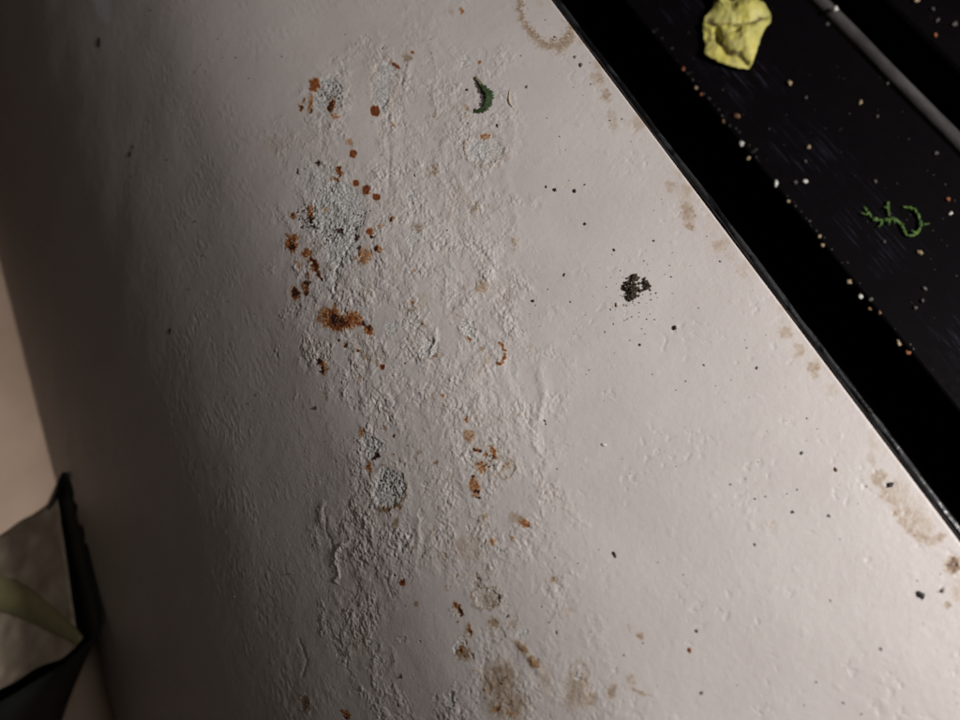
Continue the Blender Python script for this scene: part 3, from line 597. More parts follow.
# (x, y, half width px, half height px, rotation, material, name, label, category)
PANEL_BITS = [
 (99, 42, 2.4, 4.2, -5, M_SPECK, 'dirt_speck', 'black seed-shaped speck high on the shaded left flank below the bluish patch of painted light', 'speck'),
 (170, 331, 1.6, 3.2, 10, M_SPECK, 'dirt_speck', 'lone black speck on the dark left flank level with the orange rust', 'speck'),
 (130, 154, 1.5, 2.2, 0, M_SPECK, 'dirt_speck', 'lower of a pair of tiny dots on the shaded left flank', 'speck'),
 (133, 147, 1.1, 1.8, 0, M_SPECK, 'dirt_speck', 'upper of a pair of tiny dots on the shaded left flank', 'speck'),
 (497, 126, 1.6, 3.0, -25, M_SPECK, 'dirt_speck', 'black elongated speck just below the green leaf scrap', 'speck'),
 (467, 90, 1.8, 1.7, 0, M_SPECK, 'dirt_speck', 'round black dot left of the green leaf scrap', 'speck'),
 (407, 66, 1.1, 2.0, -20, M_SPECK, 'dirt_speck', 'small black speck beside the orange sliver on the long blister', 'speck'),
 (527, 87, 1.5, 2.2, 10, M_GREYBIT, 'dirt_speck', 'grey speck right of the straw splinter', 'speck'),
 (521, 56, 1.5, 1.3, 0, M_GREYBIT, 'dirt_speck', 'grey speck above the straw splinter', 'speck'),
 (581, 65, 1.9, 3.0, -10, M_GREYBIT, 'dirt_speck', 'grey oval speck near the upper seal, lower of two', 'speck'),
 (575, 57, 1.7, 1.9, 0, M_GREYBIT, 'dirt_speck', 'grey round speck near the upper seal, upper of two', 'speck'),
 (546, 187, 1.3, 1.9, 0, M_SPECK, 'dirt_speck', 'left dot of three in a row right of the flaked band', 'speck'),
 (555, 190, 1.8, 2.2, 0, M_SPECK, 'dirt_speck', 'middle dot of three in a row right of the flaked band', 'speck'),
 (575, 191, 1.5, 2.6, 5, M_SPECK, 'dirt_speck', 'right dot of three in a row right of the flaked band', 'speck'),
 (585, 224, 1.4, 2.0, 0, M_SPECK, 'dirt_speck', 'speck above left of the soil clump, nearest the row of dots', 'speck'),
 (614, 250, 1.2, 2.2, -20, M_SPECK, 'dirt_speck', 'slim speck directly above left of the soil clump', 'speck'),
 (564, 275, 1.3, 2.2, 15, M_SPECK, 'dirt_speck', 'slim slanting speck between the flaked band and the soil clump', 'speck'),
 (533, 301, 2.0, 1.6, 20, M_SPECK, 'dirt_speck', 'dark speck at the right margin of the flaked band', 'speck'),
 (654, 241, 1.5, 1.4, 0, M_GREYBIT, 'dirt_speck', 'small grey dot above right of the soil clump', 'speck'),
 (675, 328, 2.0, 2.8, 0, M_SPECK, 'dirt_speck', 'clear black speck right below the soil clump', 'speck'),
 (640, 345, 1.2, 1.7, 0, M_SPECK, 'dirt_speck', 'tiny dark dot straight below the soil clump', 'speck'),
 (616, 305, 1.4, 2.6, 0, M_BROWN, 'soil_crumb', 'brown soil grain left of the soil clump', 'crumb'),
 (757, 368, 1.4, 1.9, 0, M_GREYBIT, 'dirt_speck', 'grey speck on clean paint near the middle of the seal', 'speck'),
 (802, 453, 1.6, 2.0, 20, M_GREYBIT, 'dirt_speck', 'grey speck on clean paint between the seal and the brown crumb', 'speck'),
 (836, 470, 1.9, 2.6, -15, M_BROWN, 'crumb', 'brown crumb left of the large brown stain', 'crumb'),
 (890, 485, 4.0, 2.4, -35, M_SPECK, 'dirt_speck', 'bold black chip on the rim of the large brown stain', 'speck'),
 (793, 512, 1.8, 1.8, 0, M_GREYBIT, 'dirt_speck', 'left one of two grey dots below the brown crumb', 'speck'),
 (829, 516, 1.7, 1.9, 0, M_GREYBIT, 'dirt_speck', 'right one of two grey dots below the brown crumb', 'speck'),
 (755, 545, 1.4, 1.7, 0, M_GREYBIT, 'dirt_speck', 'grey dot on smooth paint left of the two dots', 'speck'),
 (921, 595, 3.3, 4.2, -35, M_SPECK, 'dirt_speck', 'largest black speck at lower right, below the large brown stain', 'speck'),
 (942, 591, 2.0, 2.4, 0, M_GREYBIT, 'dirt_speck', 'greyish brown speck right of the largest black speck', 'speck'),
 (615, 555, 1.2, 3.6, -22, M_SPECK, 'dirt_fibre', 'thin black fibre among the dents right of the flaked band', 'fibre'),
 (316, 408, 1.5, 2.2, 0, M_SPECK, 'dirt_speck', 'black dot left of the flaked band below the yellow rust spot', 'speck'),
 (402, 677, 1.9, 2.0, 0, M_SPECK, 'dirt_speck', 'round black dot low on smooth paint in the flaked band', 'speck'),
 (690, 650, 2.2, 2.4, 0, M_RUSTBIT, 'crumb', 'orange-brown crumb on the smooth lower paint', 'crumb'),
 (697, 631, 1.6, 1.8, 0, M_GREYBIT, 'dirt_speck', 'grey speck above the orange-brown crumb', 'speck'),
 (702, 693, 1.7, 2.0, 0, M_GREYBIT, 'dirt_speck', 'grey speck below the orange-brown crumb near the bottom', 'speck'),
 (881, 649, 1.6, 2.0, 0, M_GREYBIT, 'dirt_speck', 'grey speck on smooth paint at lower right', 'speck'),
 (604, 445, 2.6, 1.6, 20, M_WHITEBIT, 'crumb', 'pale grain stuck on smooth paint right of the grain cluster', 'crumb'),
]
for k, (x, y, rx, ry, rot, mat, nm, lb, cat) in enumerate(PANEL_BITS):
    p, n = on_panel(x, y); s = px_size(p)
    fs = 1.25 if x < 300 else (1.0 if rx > 2.2 else 0.82)
    o = grit(nm, p, n, rx*s*fs, ry*s*fs, min(rx, ry)*s*(0.4 if x > 300 else 0.10), rot, mat, k+1, sink=0.45, rough=0.7)
    tag(o, lb, cat, 'specks and crumbs on the painted panel')

# soil clump: a crumbly heap and its smaller neighbour
def clump(name, lobes, mat, label, cat, seed):
    rg = random.Random(seed); p0, n0 = on_panel(*lobes[0][:2]); s = px_size(p0); V_, F_ = [], []
    Rm, ex, ey, ez = frame_at(p0, n0)
    for (x, y, r, cnt) in lobes:
        for i in range(cnt):
            a = rg.uniform(0, 6.283); rr = r*math.sqrt(rg.random())
            px, py = x + rr*math.cos(a), y + rr*math.sin(a)
            p, n = on_panel(px, py); g = rg.uniform(0.7, 2.2)*(1.15 - 0.6*rr/r)
            lift = max(0.0, 1-rr/r)*rg.uniform(0.3, 1)*r*0.55
            off = len(V_)
            for q in ICO1[0]:
                qv = Vector(q); w_ = 1 + 0.5*mnoise.noise(qv*1.7 + Vector((i*1.3, x, y)))
                c = Vector(p) + (ex*q[0] + ey*q[1] + ez*(q[2]*0.8))*g*w_*s + ez*(lift + g*0.35)*s
                V_.append(c - Vector(p0))
            F_ += [tuple(off+j for j in f) for f in ICO1[1]]
    o = pyd(name, V_, F_, mat, None, False); o.location = Vector(p0); tag(o, label, cat); return o
clump('soil_clump', [(633, 290, 6.5, 70), (635, 278, 4.5, 40), (631, 296, 6, 40), (628, 287, 6, 22), (634, 288, 12, 26)], M_SOIL, 'dark brown crumbly soil clump on the bright paint', 'soil clump', 5)
clump('soil_clump', [(646, 284, 3.6, 22), (648, 288, 4.5, 10), (645, 280, 2.5, 8)], M_SOIL, 'small soil crumb touching the right side of the large clump', 'soil clump', 6)

# straw splinter
def tube(pts, rad, sides=7, flat=1.0, nrm=None):
    v, f = [], []; n = len(pts)
    for i, p in enumerate(pts):
        t = (pts[min(i+1, n-1)] - pts[max(i-1, 0)]).normalized()
        up = Vector(nrm) if nrm is not None else Vector((0, 0, 1))
        a = t.cross(up).normalized(); b = a.cross(t).normalized()
        for k in range(sides):
            th = 2*math.pi*k/sides
            v.append(p + a*math.cos(th)*rad[i] + b*math.sin(th)*rad[i]*flat)
    for i in range(n-1):
        for k in range(sides):
            f.append((i*sides+k, i*sides+(k+1) % sides, (i+1)*sides+(k+1) % sides, (i+1)*sides+k))
    f.append(tuple(range(sides))[::-1]); f.append(tuple((n-1)*sides+k for k in range(sides)))
    return v, f
def px_path(pts, n, fn, lift):
    pts = np.array(pts, float); d = np.r_[0, np.cumsum(np.hypot(*np.diff(pts[:, :2], axis=0).T))]
    # Catmull-Rom through the points
    out = []
    for t in np.linspace(0, d[-1], n):
        i = min(max(np.searchsorted(d, t)-1, 0), len(d)-2); u = (t-d[i])/(d[i+1]-d[i])
        p0, p1, p2, p3 = pts[max(i-1, 0)], pts[i], pts[i+1], pts[min(i+2, len(pts)-1)]
        q = 0.5*((2*p1) + (-p0+p2)*u + (2*p0-5*p1+4*p2-p3)*u*u + (-p0+3*p1-3*p2+p3)*u**3)
        P, N = fn(q[0], q[1]); out.append((Vector(P) + Vector(N)*lift*px_size(P), Vector(N), q, px_size(P)))
    return out
path = px_path([(510, 91), (509, 98), (510, 104), (513, 108)], 12, on_panel, 0.8)
v, f = tube([q[0] for q in path], [0.9*q[3]*(0.6+0.4*math.sin(math.pi*i/11)) for i, q in enumerate(path)], 6, 0.7)
o = pyd('straw_splinter', v, f, M_STRAW); tag(o, 'thin pale straw splinter right of the green leaf scrap', 'splinter')

# curled green leaf scrap on the panel: a ribbon standing on its edge, ragged
path = px_path([(476, 77), (479, 82), (484, 89), (489, 95), (490, 102), (486, 109), (480, 112), (474, 111)], 46, on_panel, 0.0)
wid = [1.2, 1.7, 2.6, 4.0, 4.0, 3.2, 2.4, 2.0]
v, f = [], []; M_ = 7; rg = random.Random(12); n = len(path)
for i, (p, nn, q, s) in enumerate(path):
    t = (path[min(i+1, n-1)][0]-path[max(i-1, 0)][0]).normalized(); a = t.cross(nn).normalized()
    wv = np.interp(i/(n-1)*7, range(8), wid)
    jag = 0.55+1.9*abs(mnoise.noise(Vector((i*0.47, 3.3, 0)))); jag2 = 0.55+1.9*abs(mnoise.noise(Vector((i*0.53, 30.2, 0))))
    hgt = (1.0 + 3.2*math.sin(math.pi*min(1, i/(n-1)*1.05)))
    for k in range(M_):
        u = k/(M_-1)*2-1
        lat = u*wv*(jag if u > 0 else jag2)
        zz = hgt*(0.35 + 0.55*(u*0.5+0.5)) + 0.7*mnoise.noise(Vector((i*0.35, k*0.7, 5)))
        v.append(p + a*lat*s + nn*max(zz, 0.3)*s)
for i in range(n-1):
    for k in range(M_-1): f.append((i*M_+k, i*M_+k+1, (i+1)*M_+k+1, (i+1)*M_+k))
leaf = pyd('leaf_scrap', v, f, M_DKGREEN); md = leaf.modifiers.new('thickness', 'SOLIDIFY'); md.thickness = 0.00035; md.offset = 0
leaf.data.materials.append(M_LEAFTIP)
mi = np.zeros(len(f), dtype=np.int32); mi[:9*(M_-1)] = 1; leaf.data.polygons.foreach_set('material_index', mi)
tag(leaf, 'curled dark green leaf scrap with withered tip on the pale paint', 'leaf scrap')

# fine specks: countless pinpoint grit on the paint
V_, F_ = [], []; rg = random.Random(77); OCT = ([(1, 0, 0), (0, 1, 0), (-1, 0, 0), (0, -1, 0), (0, 0, 1), (0, 0, -1)], [(0, 1, 4), (1, 2, 4), (2, 3, 4), (3, 0, 4), (1, 0, 5), (2, 1, 5), (3, 2, 5), (0, 3, 5)])
spots = []
for i in range(340):
    y = rg.uniform(-5, 725); e = 550 + y*0.753; x = rg.uniform(130, e-4)
    if x < 520 and rg.random() < 0.5: continue
    spots.append((x, y, rg.choice((0.45, 0.55, 0.7, 0.9))))
for i in range(70):
    a = rg.uniform(0, 6.283); r = abs(rg.gauss(0, 26)); spots.append((633+r*math.cos(a), 300+r*1.1*math.sin(a), rg.uniform(0.4, 0.9)))
for (x, y, r) in spots:
    p, nrm = on_panel(x, y)
    if p[0] > PX_E-0.001: continue
    s = px_size(p)*r; off = len(V_); b = Vector(p)+Vector(nrm)*s*0.3
    for q in OCT[0]: V_.append(b + Vector((q[0]*rg.uniform(.6, 1.5), q[1]*rg.uniform(.6, 1.7), q[2]*0.7))*s)
    F_ += [tuple(off+j for j in ff) for ff in OCT[1]]
o = pyd('fine_grit', V_, F_, M_GREYBIT); tag(o, 'pinpoint dark grit scattered over the pale paint', 'grit', kind='stuff')

# ---- crumbs on the tray
def on_tray(px, py): return on_plane(px, py, TZ), np.array([0, 0, 1.0])
def on_rib(px, py): return on_plane(px, py, TZ+0.0085), np.array([0, 0, 1.0])
TRAY_BITS = [
 (789, 84, 2.6, 4.6, 0, M_TANBIT, 'orange-tan crumb on the black tray below the yellow leaf', on_tray), (806, 98, 1.8, 2.6, 0, M_DIMBIT, 'dim crumb right of the orange-tan crumb', on_tray),
 (835, 10, 3.0, 3.0, 0, M_WHITEBIT, 'round pale crumb lying on the grey rib', on_rib), (827, 25, 2.2, 2.4, 0, M_DIMBIT, 'dim crumb left of the pale crumb on the rib', on_tray),
 (741, 145, 3.8, 3.6, 0, M_WHITEBIT, 'white crumb at the tray lip, upper of two', on_tray), (775, 185, 3.4, 4.4, 10, M_WHITEBIT, 'oval white crumb at the tray lip, lower of two', on_tray),
 (788, 202, 2.2, 2.6, 0, M_TANBIT, 'small pale crumb just below the oval white crumb', on_tray), (805, 182, 2.2, 3.0, 0, M_WHITEBIT, 'small bright crumb on the tray right of the oval white crumb', on_tray),
 (808, 148, 2.4, 3.0, 15, M_TANBIT, 'yellowish crumb above the small bright crumb', on_tray), (805, 162, 2.0, 2.2, 0, M_DIMBIT, 'grey crumb between the yellowish and the bright crumb', on_tray),
 (795, 183, 2.4, 2.4, 0, M_DIMBIT, 'dark crumb left of the small bright crumb', on_tray), (860, 103, 2.4, 2.8, 0, M_TANBIT, 'tan crumb alone in the middle of the tray near the rib', on_tray),
 (936, 154, 2.4, 2.8, 0, M_DIMBIT, 'dim crumb at the foot of the rib at the right', on_tray), (877, 117, 2.0, 2.2, 0, M_DIMBIT, 'dim crumb right below the lone tan crumb', on_tray),
 (887, 84, 1.8, 2.0, 0, M_DIMBIT, 'dim crumb by the rib above the green shred', on_tray), (683, 70, 2.2, 2.6, 0, M_RUSTBIT, 'rusty crumb at the tray lip beside the yellow leaf', on_tray),
 (696, 89, 2.4, 2.4, 0, M_TANBIT, 'tan crumb at the tray lip below the yellow leaf', on_tray), (701, 95, 1.8, 2.0, 0, M_RUSTBIT, 'tiny rusty crumb touching the tan lip crumb', on_tray),
 (737, 117, 3.4, 4.2, 0, M_BROWN, 'brown lump at the tray lip above the upper white crumb', on_tray), (748, 159, 2.4, 3.2, 20, M_TANBIT, 'pale tan crumb right below the upper white crumb', on_tray),
 (723, 122, 2.0, 2.6, 0, M_BROWN, 'dark brown bit left of the brown lump', on_tray), (819, 237, 2.2, 3.0, 0, M_TANBIT, 'upper of two tan crumbs at the tray lip left of the green shred', on_tray),
 (822, 246, 2.6, 2.8, 0, M_TANBIT, 'lower of two tan crumbs at the tray lip left of the green shred', on_tray), (848, 282, 3.6, 3.2, 0, M_TANBIT, 'plump cream crumb at the tray lip below the green shred', on_tray),
 (860, 297, 2.6, 3.6, 0, M_WHITEBIT, 'oval cream crumb next to the plump one', on_tray), (870, 300, 2.4, 2.8, 0, M_DIMBIT, 'dim ring-like crumb right of the oval cream crumb', on_tray),
 (869, 309, 2.2, 2.0, 0, M_BROWN, 'brown crumb under the oval cream crumb', on_tray), (879, 313, 3.0, 2.2, 0, M_BROWN, 'flat brown crumb at the tray lip', on_tray),
 (898, 344, 3.4, 4.4, 10, M_TANBIT, 'tan crumb low on the tray lip, upper of a pair', on_tray), (907, 353, 3.0, 3.2, 0, M_RUSTBIT, 'reddish crumb low on the tray lip, lower of a pair', on_tray),
 (919, 253, 3.4, 3.2, 0, M_TANBIT, 'tan round crumb below the green shred', on_tray), (950, 214, 2.2, 3.2, 0, M_WHITEBIT, 'pale small crumb right of the green shred', on_tray),
 (947, 200, 2.6, 2.8, 0, M_RUSTBIT, 'reddish crumb right of the green shred', on_tray), (924, 289, 2.2, 3.4, 0, M_DIMBIT, 'upper of two dim crumbs at the right of the tray', on_tray),
 (922, 301, 2.4, 2.8, 0, M_DIMBIT, 'lower of two dim crumbs at the right of the tray', on_tray), (915, 308, 2.6, 2.2, 0, M_DIMBIT, 'dim flat crumb left of the lower dim crumb', on_tray),
 (884, 242, 1.8, 2.2, 0, M_DIMBIT, 'dim crumb left below the green shred', on_tray), (875, 182, 1.8, 2.2, 0, M_DIMBIT, 'dim crumb above the green shred', on_tray),
 (915, 2, 4.0, 3.0, 20, M_TANBIT, 'tan crumb behind the rib at the top edge', on_tray), (932, 10, 2.4, 2.6, 0, M_DIMBIT, 'dim crumb behind the rib near the top', on_tray),
 (937, 21, 2.2, 3.4, 0, M_DIMBIT, 'long dim crumb behind the rib', on_tray), (954, 25, 2.8, 3.4, 0, M_DIMBIT, 'dim lump behind the rib at the right edge', on_tray), (935, 36, 2.8, 2.8, 0, M_RUSTBIT, 'reddish crumb behind the rib', on_tray),
]
for k, (x, y, rx, ry, rot, mat, lb, fn) in enumerate(TRAY_BITS):
    p, n = fn(x, y); s = px_size(p)
    o = grit('crumb', p, n, rx*s*0.72, ry*s*0.72, min(rx, ry)*s*0.6, rot + 37*k, mat, k+60, sink=0.12, rough=0.85)
    tag(o, lb, 'crumb', 'crumbs on the black tray')
V_, F_ = [], []
for i in range(260):
    if i < 110:
        t = rg.random(); x, y = 640+t*330+rg.gauss(2, 3.0), 15+t*415; r = rg.uniform(.5, 1.3)
    else: x, y, r = rg.uniform(640, 975), rg.uniform(-10, 420), rg.uniform(.35, .8)
    p, nrm = on_tray(x, y)
    if not (LIP+0.001 < p[0] < RB0-0.001): continue
    s = px_size(p)*r; off = len(V_); b = Vector(p)+Vector((0, 0, s*0.5))
    for q in OCT[0]: V_.append(b + Vector((q[0]*rg.uniform(.6, 1.5), q[1]*rg.uniform(.6, 1.7), q[2]*0.7))*s)
    F_ += [tuple(off+j for j in ff) for ff in OCT[1]]
o = pyd('tray_dust', V_, F_, M_DIMBIT); tag(o, 'fine dusty grit strewn over the black tray', 'grit', kind='stuff')

# ---- green shred on the tray: joined thin strands
SHRED = [([(872, 221), (880, 221), (888, 220), (895, 221)], [1.6, 2.6, 3.4, 2.4]), ([(863, 208), (867, 213), (871, 218), (878, 221)], [1.0, 1.6, 1.4, 1.6]), ([(887, 203), (887, 209), (888, 215), (890, 220)], [2.2, 2.2, 1.5, 2.0]),
         ([(893, 220), (899, 224), (903, 231), (906, 236), (913, 236), (918, 231), (919, 222), (915, 213), (909, 209), (902, 208)], [2.4, 2.2, 1.8, 2.0, 2.2, 2.2, 1.8, 2.0, 2.0, 1.2]), ([(918, 227), (922, 226), (928, 225)], [1.6, 1.8, .8])]
_rs = random.Random(8)
for _x, _y in ((880, 221), (886, 220), (891, 221), (889, 219), (903, 231), (916, 233), (919, 222), (912, 210), (884, 222), (868, 214), (887, 208)):
    _a = _rs.uniform(0, 6.28); _l = _rs.uniform(4, 8)
    SHRED.append(([(_x, _y), (_x+_l*.5*math.cos(_a), _y+_l*.5*math.sin(_a)), (_x+_l*math.cos(_a+.5), _y+_l*math.sin(_a+.5))], [1.9, 1.5, .5]))
shr = bpy.data.objects.new('green_shred', None); COL.objects.link(shr); shr.location = Vector(on_tray(893, 221)[0])
tag(shr, 'wispy bright green vegetable shred on the black tray', 'vegetable shred')
for j, (pts, wd) in enumerate(SHRED):
    n = 9*len(pts); path = px_path(pts, n, on_tray, 0.6); v, f = [], []; K = 5
    for i, (p, nn, q, sc) in enumerate(path):
        t = (path[min(i+1, n-1)][0]-path[max(i-1, 0)][0]).normalized(); a = t.cross(nn).normalized()
        w0 = np.interp(i/(n-1)*(len(wd)-1), range(len(wd)), wd)*0.8
        wl = w0*(0.55 + 1.1*abs(mnoise.noise(Vector((i*.28, j*5.1, 2))))); wr = w0*(0.55 + 1.1*abs(mnoise.noise(Vector((i*.31, j*5.1, 8)))))
        up = 1.2 + 1.6*(0.5+mnoise.noise(Vector((i*.16, j*2.0, 5)))) + 0.1*j; tw = 1.4*mnoise.noise(Vector((i*.12, j*3.0, 11)))
        for k in range(K):
            u = k/(K-1)*2-1; lat = u*(wr if u > 0 else wl)
            v.append(p + a*lat*sc + nn*max(0.2, up + tw*u*w0*0.6 - 0.5*w0*u*u)*sc)
    for i in range(n-1):
        for k in range(K-1): f.append((i*K+k, i*K+k+1, (i+1)*K+k+1, (i+1)*K+k))
    st = pyd('strand', v, f, M_GREEN); md = st.modifiers.new('thickness', 'SOLIDIFY'); md.thickness = 0.0004; md.offset = 0
    child(st, shr)

# ---- crumpled yellow leaf piece on the tray
def yellow_leaf():
    out = [(709, -2), (713, 6), (712, 13), (704, 21), (702, 30), (703, 40), (705, 50), (703, 58), (711, 63), (724, 68.5), (738, 72.5), (747, 72), (751, 68), (755, 57), (759, 44), (763, 34), (769, 28), (770, 18), (764, 9), (755, 3), (746, 1.5), (738, 3), (731, 6), (726, 4), (719, -5)]
    out = np.array(out, float); cx, cy = 736, 34; NR, NA = 34, 150
    ang = np.unwrap(np.arctan2(out[:, 1]-cy, out[:, 0]-cx)); 
    per = np.r_[0, np.cumsum(np.hypot(*np.diff(np.vstack([out, out[:1]]), axis=0).T))]
    cl = np.vstack([out, out[:1]])
    t = np.linspace(0, per[-1], NA, endpoint=False)
    bx = np.interp(t, per, cl[:, 0]); by = np.interp(t, per, cl[:, 1])
    bx += np.array([0.7*mnoise.noise(Vector((i*.35, 0, 7))) for i in range(NA)]); by += np.array([0.7*mnoise.noise(Vector((i*.35, 4, 7))) for i in range(NA)])
    def seg(x, y, pts):
        best = 1e9
        for (x0, y0), (x1, y1) in zip(pts[:-1], pts[1:]):
            u = max(0, min(1, ((x-x0)*(x1-x0)+(y-y0)*(y1-y0))/((x1-x0)**2+(y1-y0)**2))); best = min(best, math.hypot(x-x0-u*(x1-x0), y-y0-u*(y1-y0)))
        return best
    def hgt(x, y):
        h = 12.0
        yf = np.interp(x, [700, 720, 735, 750, 770], [26, 30, 31.5, 29.5, 21]); dd = yf - y
        h -= 8.0*(math.exp(-dd/9.0)*min(1, dd/1.6) if dd > 0 else 0)
        yg = np.interp(x, [700, 714, 719, 727, 740, 749, 756], [30, 40, 48, 57.5, 61.5, 68, 74]); dg = y - yg
        h -= 5.5*(math.exp(-dg/10.0)*min(1, dg/2.0) if dg > 0 else 0)
        h -= 3.5*math.exp(-(seg(x, y, [(708, 27), (720, 29), (735, 31), (750, 29), (764, 23)])/3.6)**2)     # upper fold
        h -= 4*math.exp(-(seg(x, y, [(714, 38), (719, 47), (727, 57), (740, 61), (748, 68)])/3.2)**2)      # lower fold
        h -= 3.5*math.exp(-(seg(x, y, [(709, 27), (716, 38), (717, 46)])/2.8)**2)
        h += 5.5*math.exp(-(((x-744)/13)**2+((y-47)/9)**2)); h += 5.0*math.exp(-(((x-745)/15)**2+((y-15)/8)**2)); h += 3*math.exp(-(((x-718)/7)**2+((y-12)/9)**2))
        h -= 3*math.exp(-(((x-732)/4)**2+((y-12)/8)**2)); h -= 2.4*math.exp(-(((x-735)/5)**2+((y-40)/3)**2)); h -= 3*math.exp(-(((x-708)/4)**2+((y-42)/5)**2))
        h += 2.2*mnoise.noise(Vector((x*.09, y*.09, 2))) + 1.2*mnoise.noise(Vector((x*.22, y*.22, 6))) + 0.35*mnoise.noise(Vector((x*.6, y*.6, 9)))
        return max(h, 1.0)
    p0, _ = on_tray(cx, cy); s = px_size(p0); v, f = [], []
    org = Vector(p0)
    for r in range(NR+1):
        q = (r/NR)**0.85
        for a in range(NA):
            x = cx+(bx[a]-cx)*q; y = cy+(by[a]-cy)*q
            P, _ = on_tray(x, y); v.append(Vector(P) + Vector((0, 0, hgt(x, y)*s*(1-0.45*q**4))) - org)
            if r == 0: break
    for a in range(NA): f.append((0, 1+a, 1+(a+1) % NA))
    for r in range(1, NR):
        for a in range(NA):
            b0 = 1+(r-1)*NA; b1 = 1+r*NA; f.append((b0+a, b1+a, b1+(a+1) % NA, b0+(a+1) % NA))
    cr = []  # shade in the folds, painted as dark brown along the fold lines
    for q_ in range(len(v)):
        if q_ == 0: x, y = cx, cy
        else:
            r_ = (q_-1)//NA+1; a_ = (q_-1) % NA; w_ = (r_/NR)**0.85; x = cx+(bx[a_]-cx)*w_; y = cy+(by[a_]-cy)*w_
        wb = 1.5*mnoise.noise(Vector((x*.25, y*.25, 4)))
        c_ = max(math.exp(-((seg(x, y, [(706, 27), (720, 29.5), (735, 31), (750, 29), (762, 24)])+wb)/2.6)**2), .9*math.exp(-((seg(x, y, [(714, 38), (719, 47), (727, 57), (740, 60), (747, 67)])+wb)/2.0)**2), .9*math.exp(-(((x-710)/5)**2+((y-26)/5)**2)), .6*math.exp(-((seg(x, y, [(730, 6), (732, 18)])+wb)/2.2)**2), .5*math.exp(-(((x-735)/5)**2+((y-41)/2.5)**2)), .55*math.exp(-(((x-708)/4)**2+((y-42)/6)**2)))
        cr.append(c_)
    t = NT('withered_yellow_leaf'); n1 = t.noise(120, 4, 0.6); n2 = t.noise(700, 4, 0.65); n3 = t.noise(60, 2)
    c = t.mix(t.rng(n1, .3, .7), (0.58, 0.52, 0.10), (0.68, 0.61, 0.22)); c = t.mix(t.rng(n3, .5, .75, 0, .6), c, (0.27, 0.29, 0.06))
    c = t.mix(t.rng(n2, .5, .75, 0, .5), c, (0.25, 0.19, 0.03)); c = t.mix(t.rng(t.attr('crease_shade'), 0.12, 0.75, 0, .94), c, (0.085, 0.06, 0.012)); t.col(c); t.rough(0.6); t.bump(n2, 0.0004, 0.7)
    o = pyd('yellow_leaf', v, f, t.m); o.location = org
    at = o.data.attributes.new('crease_shade', 'FLOAT', 'POINT'); at.data.foreach_set('value', np.array(cr, np.float32))
    md = o.modifiers.new('thickness', 'SOLIDIFY'); md.thickness = 0.0004; md.offset = 0
    tag(o, 'crumpled yellowed leaf piece lying on the black tray at the top', 'leaf')
yellow_leaf()

# ------------------------------------------------------------------ floor and the sack beside the panel
FZ = -0.45
fl = pyd('floor', [(-2.5, -1.5, FZ), (2.0, -1.5, FZ), (2.0, 2.5, FZ), (-2.5, 2.5, FZ)], [(0, 1, 2, 3)], M_FLOOR, None, False); tag(fl, kind='structure')

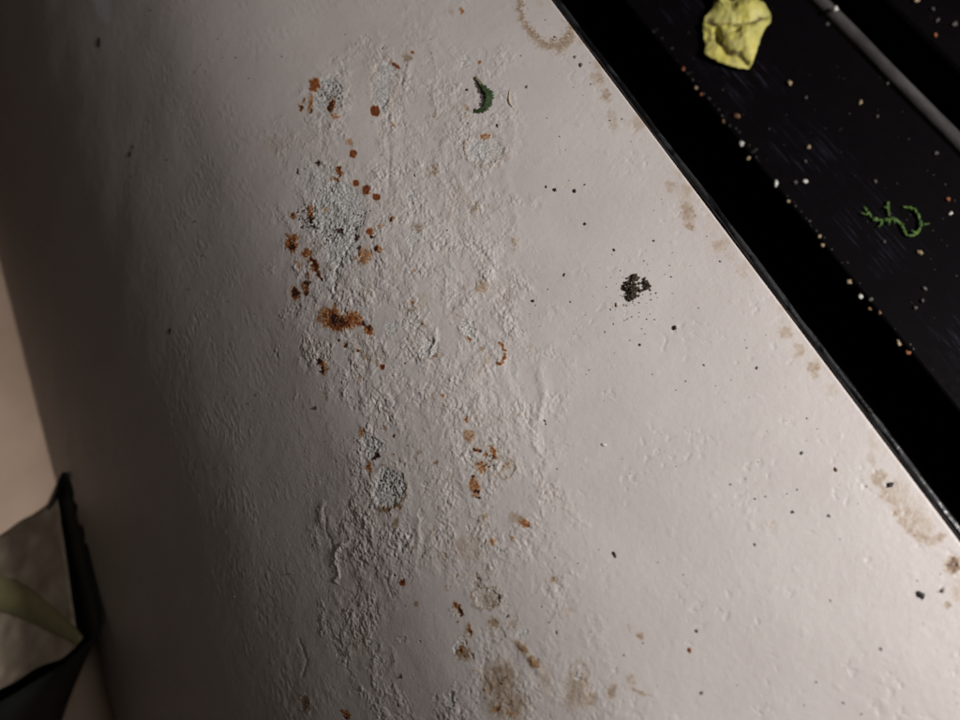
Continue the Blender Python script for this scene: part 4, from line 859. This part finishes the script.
def pxz(px, py, h): return Vector(on_plane(px, py, h))
def sack():
    # mouth of the sack: a closed loop; the pointed corner leans against the panel
    mouth = [(63, 473, -0.200), (71, 482, -0.200), (80, 508, -0.200), (88, 540, -0.200), (95, 572, -0.200), (101, 598, -0.200), (104, 614, -0.200), (100, 626, -0.202), (86, 645, -0.205), (64, 664, -0.210), (30, 685, -0.215), (-10, 708, -0.220), (-70, 735, -0.230), (-140, 720, -0.240), (-180, 650, -0.250), (-160, 600, -0.265), (-90, 585, -0.265), (-30, 562, -0.260), (10, 545, -0.255), (38, 522, -0.245), (56, 496, -0.220)]
    base = [(22, 560), (24, 565), (26, 580), (28, 600), (32, 630), (38, 665), (44, 705), (46, 740), (44, 770), (34, 800), (10, 825), (-30, 840), (-90, 835), (-150, 790), (-180, 720), (-170, 650), (-120, 610), (-60, 590), (-20, 575), (5, 565), (18, 560)]
    pts = [pxz(x, y, h) for x, y, h in mouth]
    n = 120; K = len(pts); loop = []
    for i in range(n):
        t = i/n*K; k = int(t); u = t-k; p0, p1, p2, p3 = pts[(k-1) % K], pts[k % K], pts[(k+1) % K], pts[(k+2) % K]
        loop.append(0.5*((2*p1) + (p2-p0)*u + (2*p0-5*p1+4*p2-p3)*u*u + (3*p1-p0-3*p2+p3)*u**3))
    cen = sum(loop, Vector())/n
    bpts = [pxz(x, y, FZ+0.004) for x, y in base]
    bloop = []
    for i in range(n):
        t = i/n*K; k = int(t); bloop.append(bpts[k % K].lerp(bpts[(k+1) % K], t-k))
    t = NT('dark_plastic_sack'); nn = t.noise(60, 4); t.col(t.mix(nn, (0.010, 0.013, 0.012), (0.020, 0.025, 0.022))); t.rough(0.55); t.bump(nn, 0.002, 0.6)
    root = bpy.data.objects.new('sack', None); COL.objects.link(root); root.location = (cen.x, cen.y, FZ)
    tag(root, 'dark open plastic sack leaning against the shaded side of the panel', 'sack')
    v, f = [], []; rows = 16
    for r in range(rows):
        q = r/(rows-1)
        for i, p in enumerate(loop):
            w = p.lerp(bloop[i], q**0.9)
            nz = 0.004*mnoise.noise(Vector((i*.12, q*3, 4)))*min(1, q*4)
            v.append(w + Vector((nz, nz, 0.0022*mnoise.noise(Vector((i*.5, 0, 9))) if r == 0 else 0)))
    for r in range(rows-1):
        for i in range(n): f.append((r*n+i, r*n+(i+1) % n, (r+1)*n+(i+1) % n, (r+1)*n+i))
    f.append(tuple((rows-1)*n+i for i in range(n)))
    w_ = pyd('sack_wall', v, f, t.m); md = w_.modifiers.new('thickness', 'SOLIDIFY'); md.thickness = 0.0022; md.offset = 0; child(w_, root)
    # the pale leaf in the sack
    t = NT('pale_cabbage_leaf'); n1 = t.noise(30, 4); n2 = t.noise(160, 4, .6)
    c = t.mix(t.rng(n1, .35, .65), (0.44, 0.35, 0.27), (0.50, 0.43, 0.33)); c = t.mix(t.rng(n2, .5, .75, 0, .5), c, (0.30, 0.25, 0.17)); t.col(c); t.rough(.5); t.bump(n2, .0012, .6)
    g = [[None]*40 for _ in range(40)]
    # corners of the leaf as it lies in the mouth
    A_, B_, C_, D_ = (-90, 592), (57, 498), (78, 645), (-90, 742)
    lv, lf = [], []; NU = NV = 40
    for a in range(NU+1):
        for b in range(NV+1):
            u, vv = a/NU, b/NV
            x = (A_[0]*(1-u)+B_[0]*u)*(1-vv) + (D_[0]*(1-u)+C_[0]*u)*vv; y = (A_[1]*(1-u)+B_[1]*u)*(1-vv) + (D_[1]*(1-u)+C_[1]*u)*vv
            y += 5*mnoise.noise(Vector((u*5, vv*5, 1)))
            h = -.235 - 0.020*vv*(1-vv) - .02*(vv-.62 if vv > .62 else 0) + .008*mnoise.noise(Vector((u*4, vv*4, 3))) + 0.003*mnoise.noise(Vector((u*12, vv*12, 5)))
            lv.append(pxz(x, y, h))
    for a in range(NU):
        for b in range(NV):
            i = a*(NV+1)+b; m = sum((lv[j] for j in (i, i+NV+2)), Vector())/2
            lf.append((i, i+1, i+NV+2, i+NV+1))
    lroot = pyd('cabbage_leaf', lv, lf, t.m); md = lroot.modifiers.new('thickness', 'SOLIDIFY'); md.thickness = 0.0012; md.offset = -1
    tag(lroot, 'pale beige cabbage leaf with olive rib inside the dark sack', 'leaf')
    t = NT('olive_leaf_rib'); nn = t.noise(90, 3); t.col(t.mix(nn, (0.24, 0.22, 0.10), (0.36, 0.33, 0.18))); t.rough(.38)
    rp = [(-90, 570, 20), (-40, 578, 19), (0, 588, 17), (20, 596, 15), (40, 609, 12), (58, 622, 9), (72, 632, 7), (80, 640, 5)]
    path = []; rad = []
    for i in range(40):
        k = i/39*(len(rp)-1); x, y, r = (np.interp(k, range(len(rp)), [q[j] for q in rp]) for j in range(3))
        p = pxz(x, y+r*.3, -.238); path.append(p); rad.append(r*px_size(np.array(p)))
    v, f = tube(path, rad, 14, 0.55)
    rb = pyd('leaf_rib', v, f, t.m); rb.parent = lroot
sack()
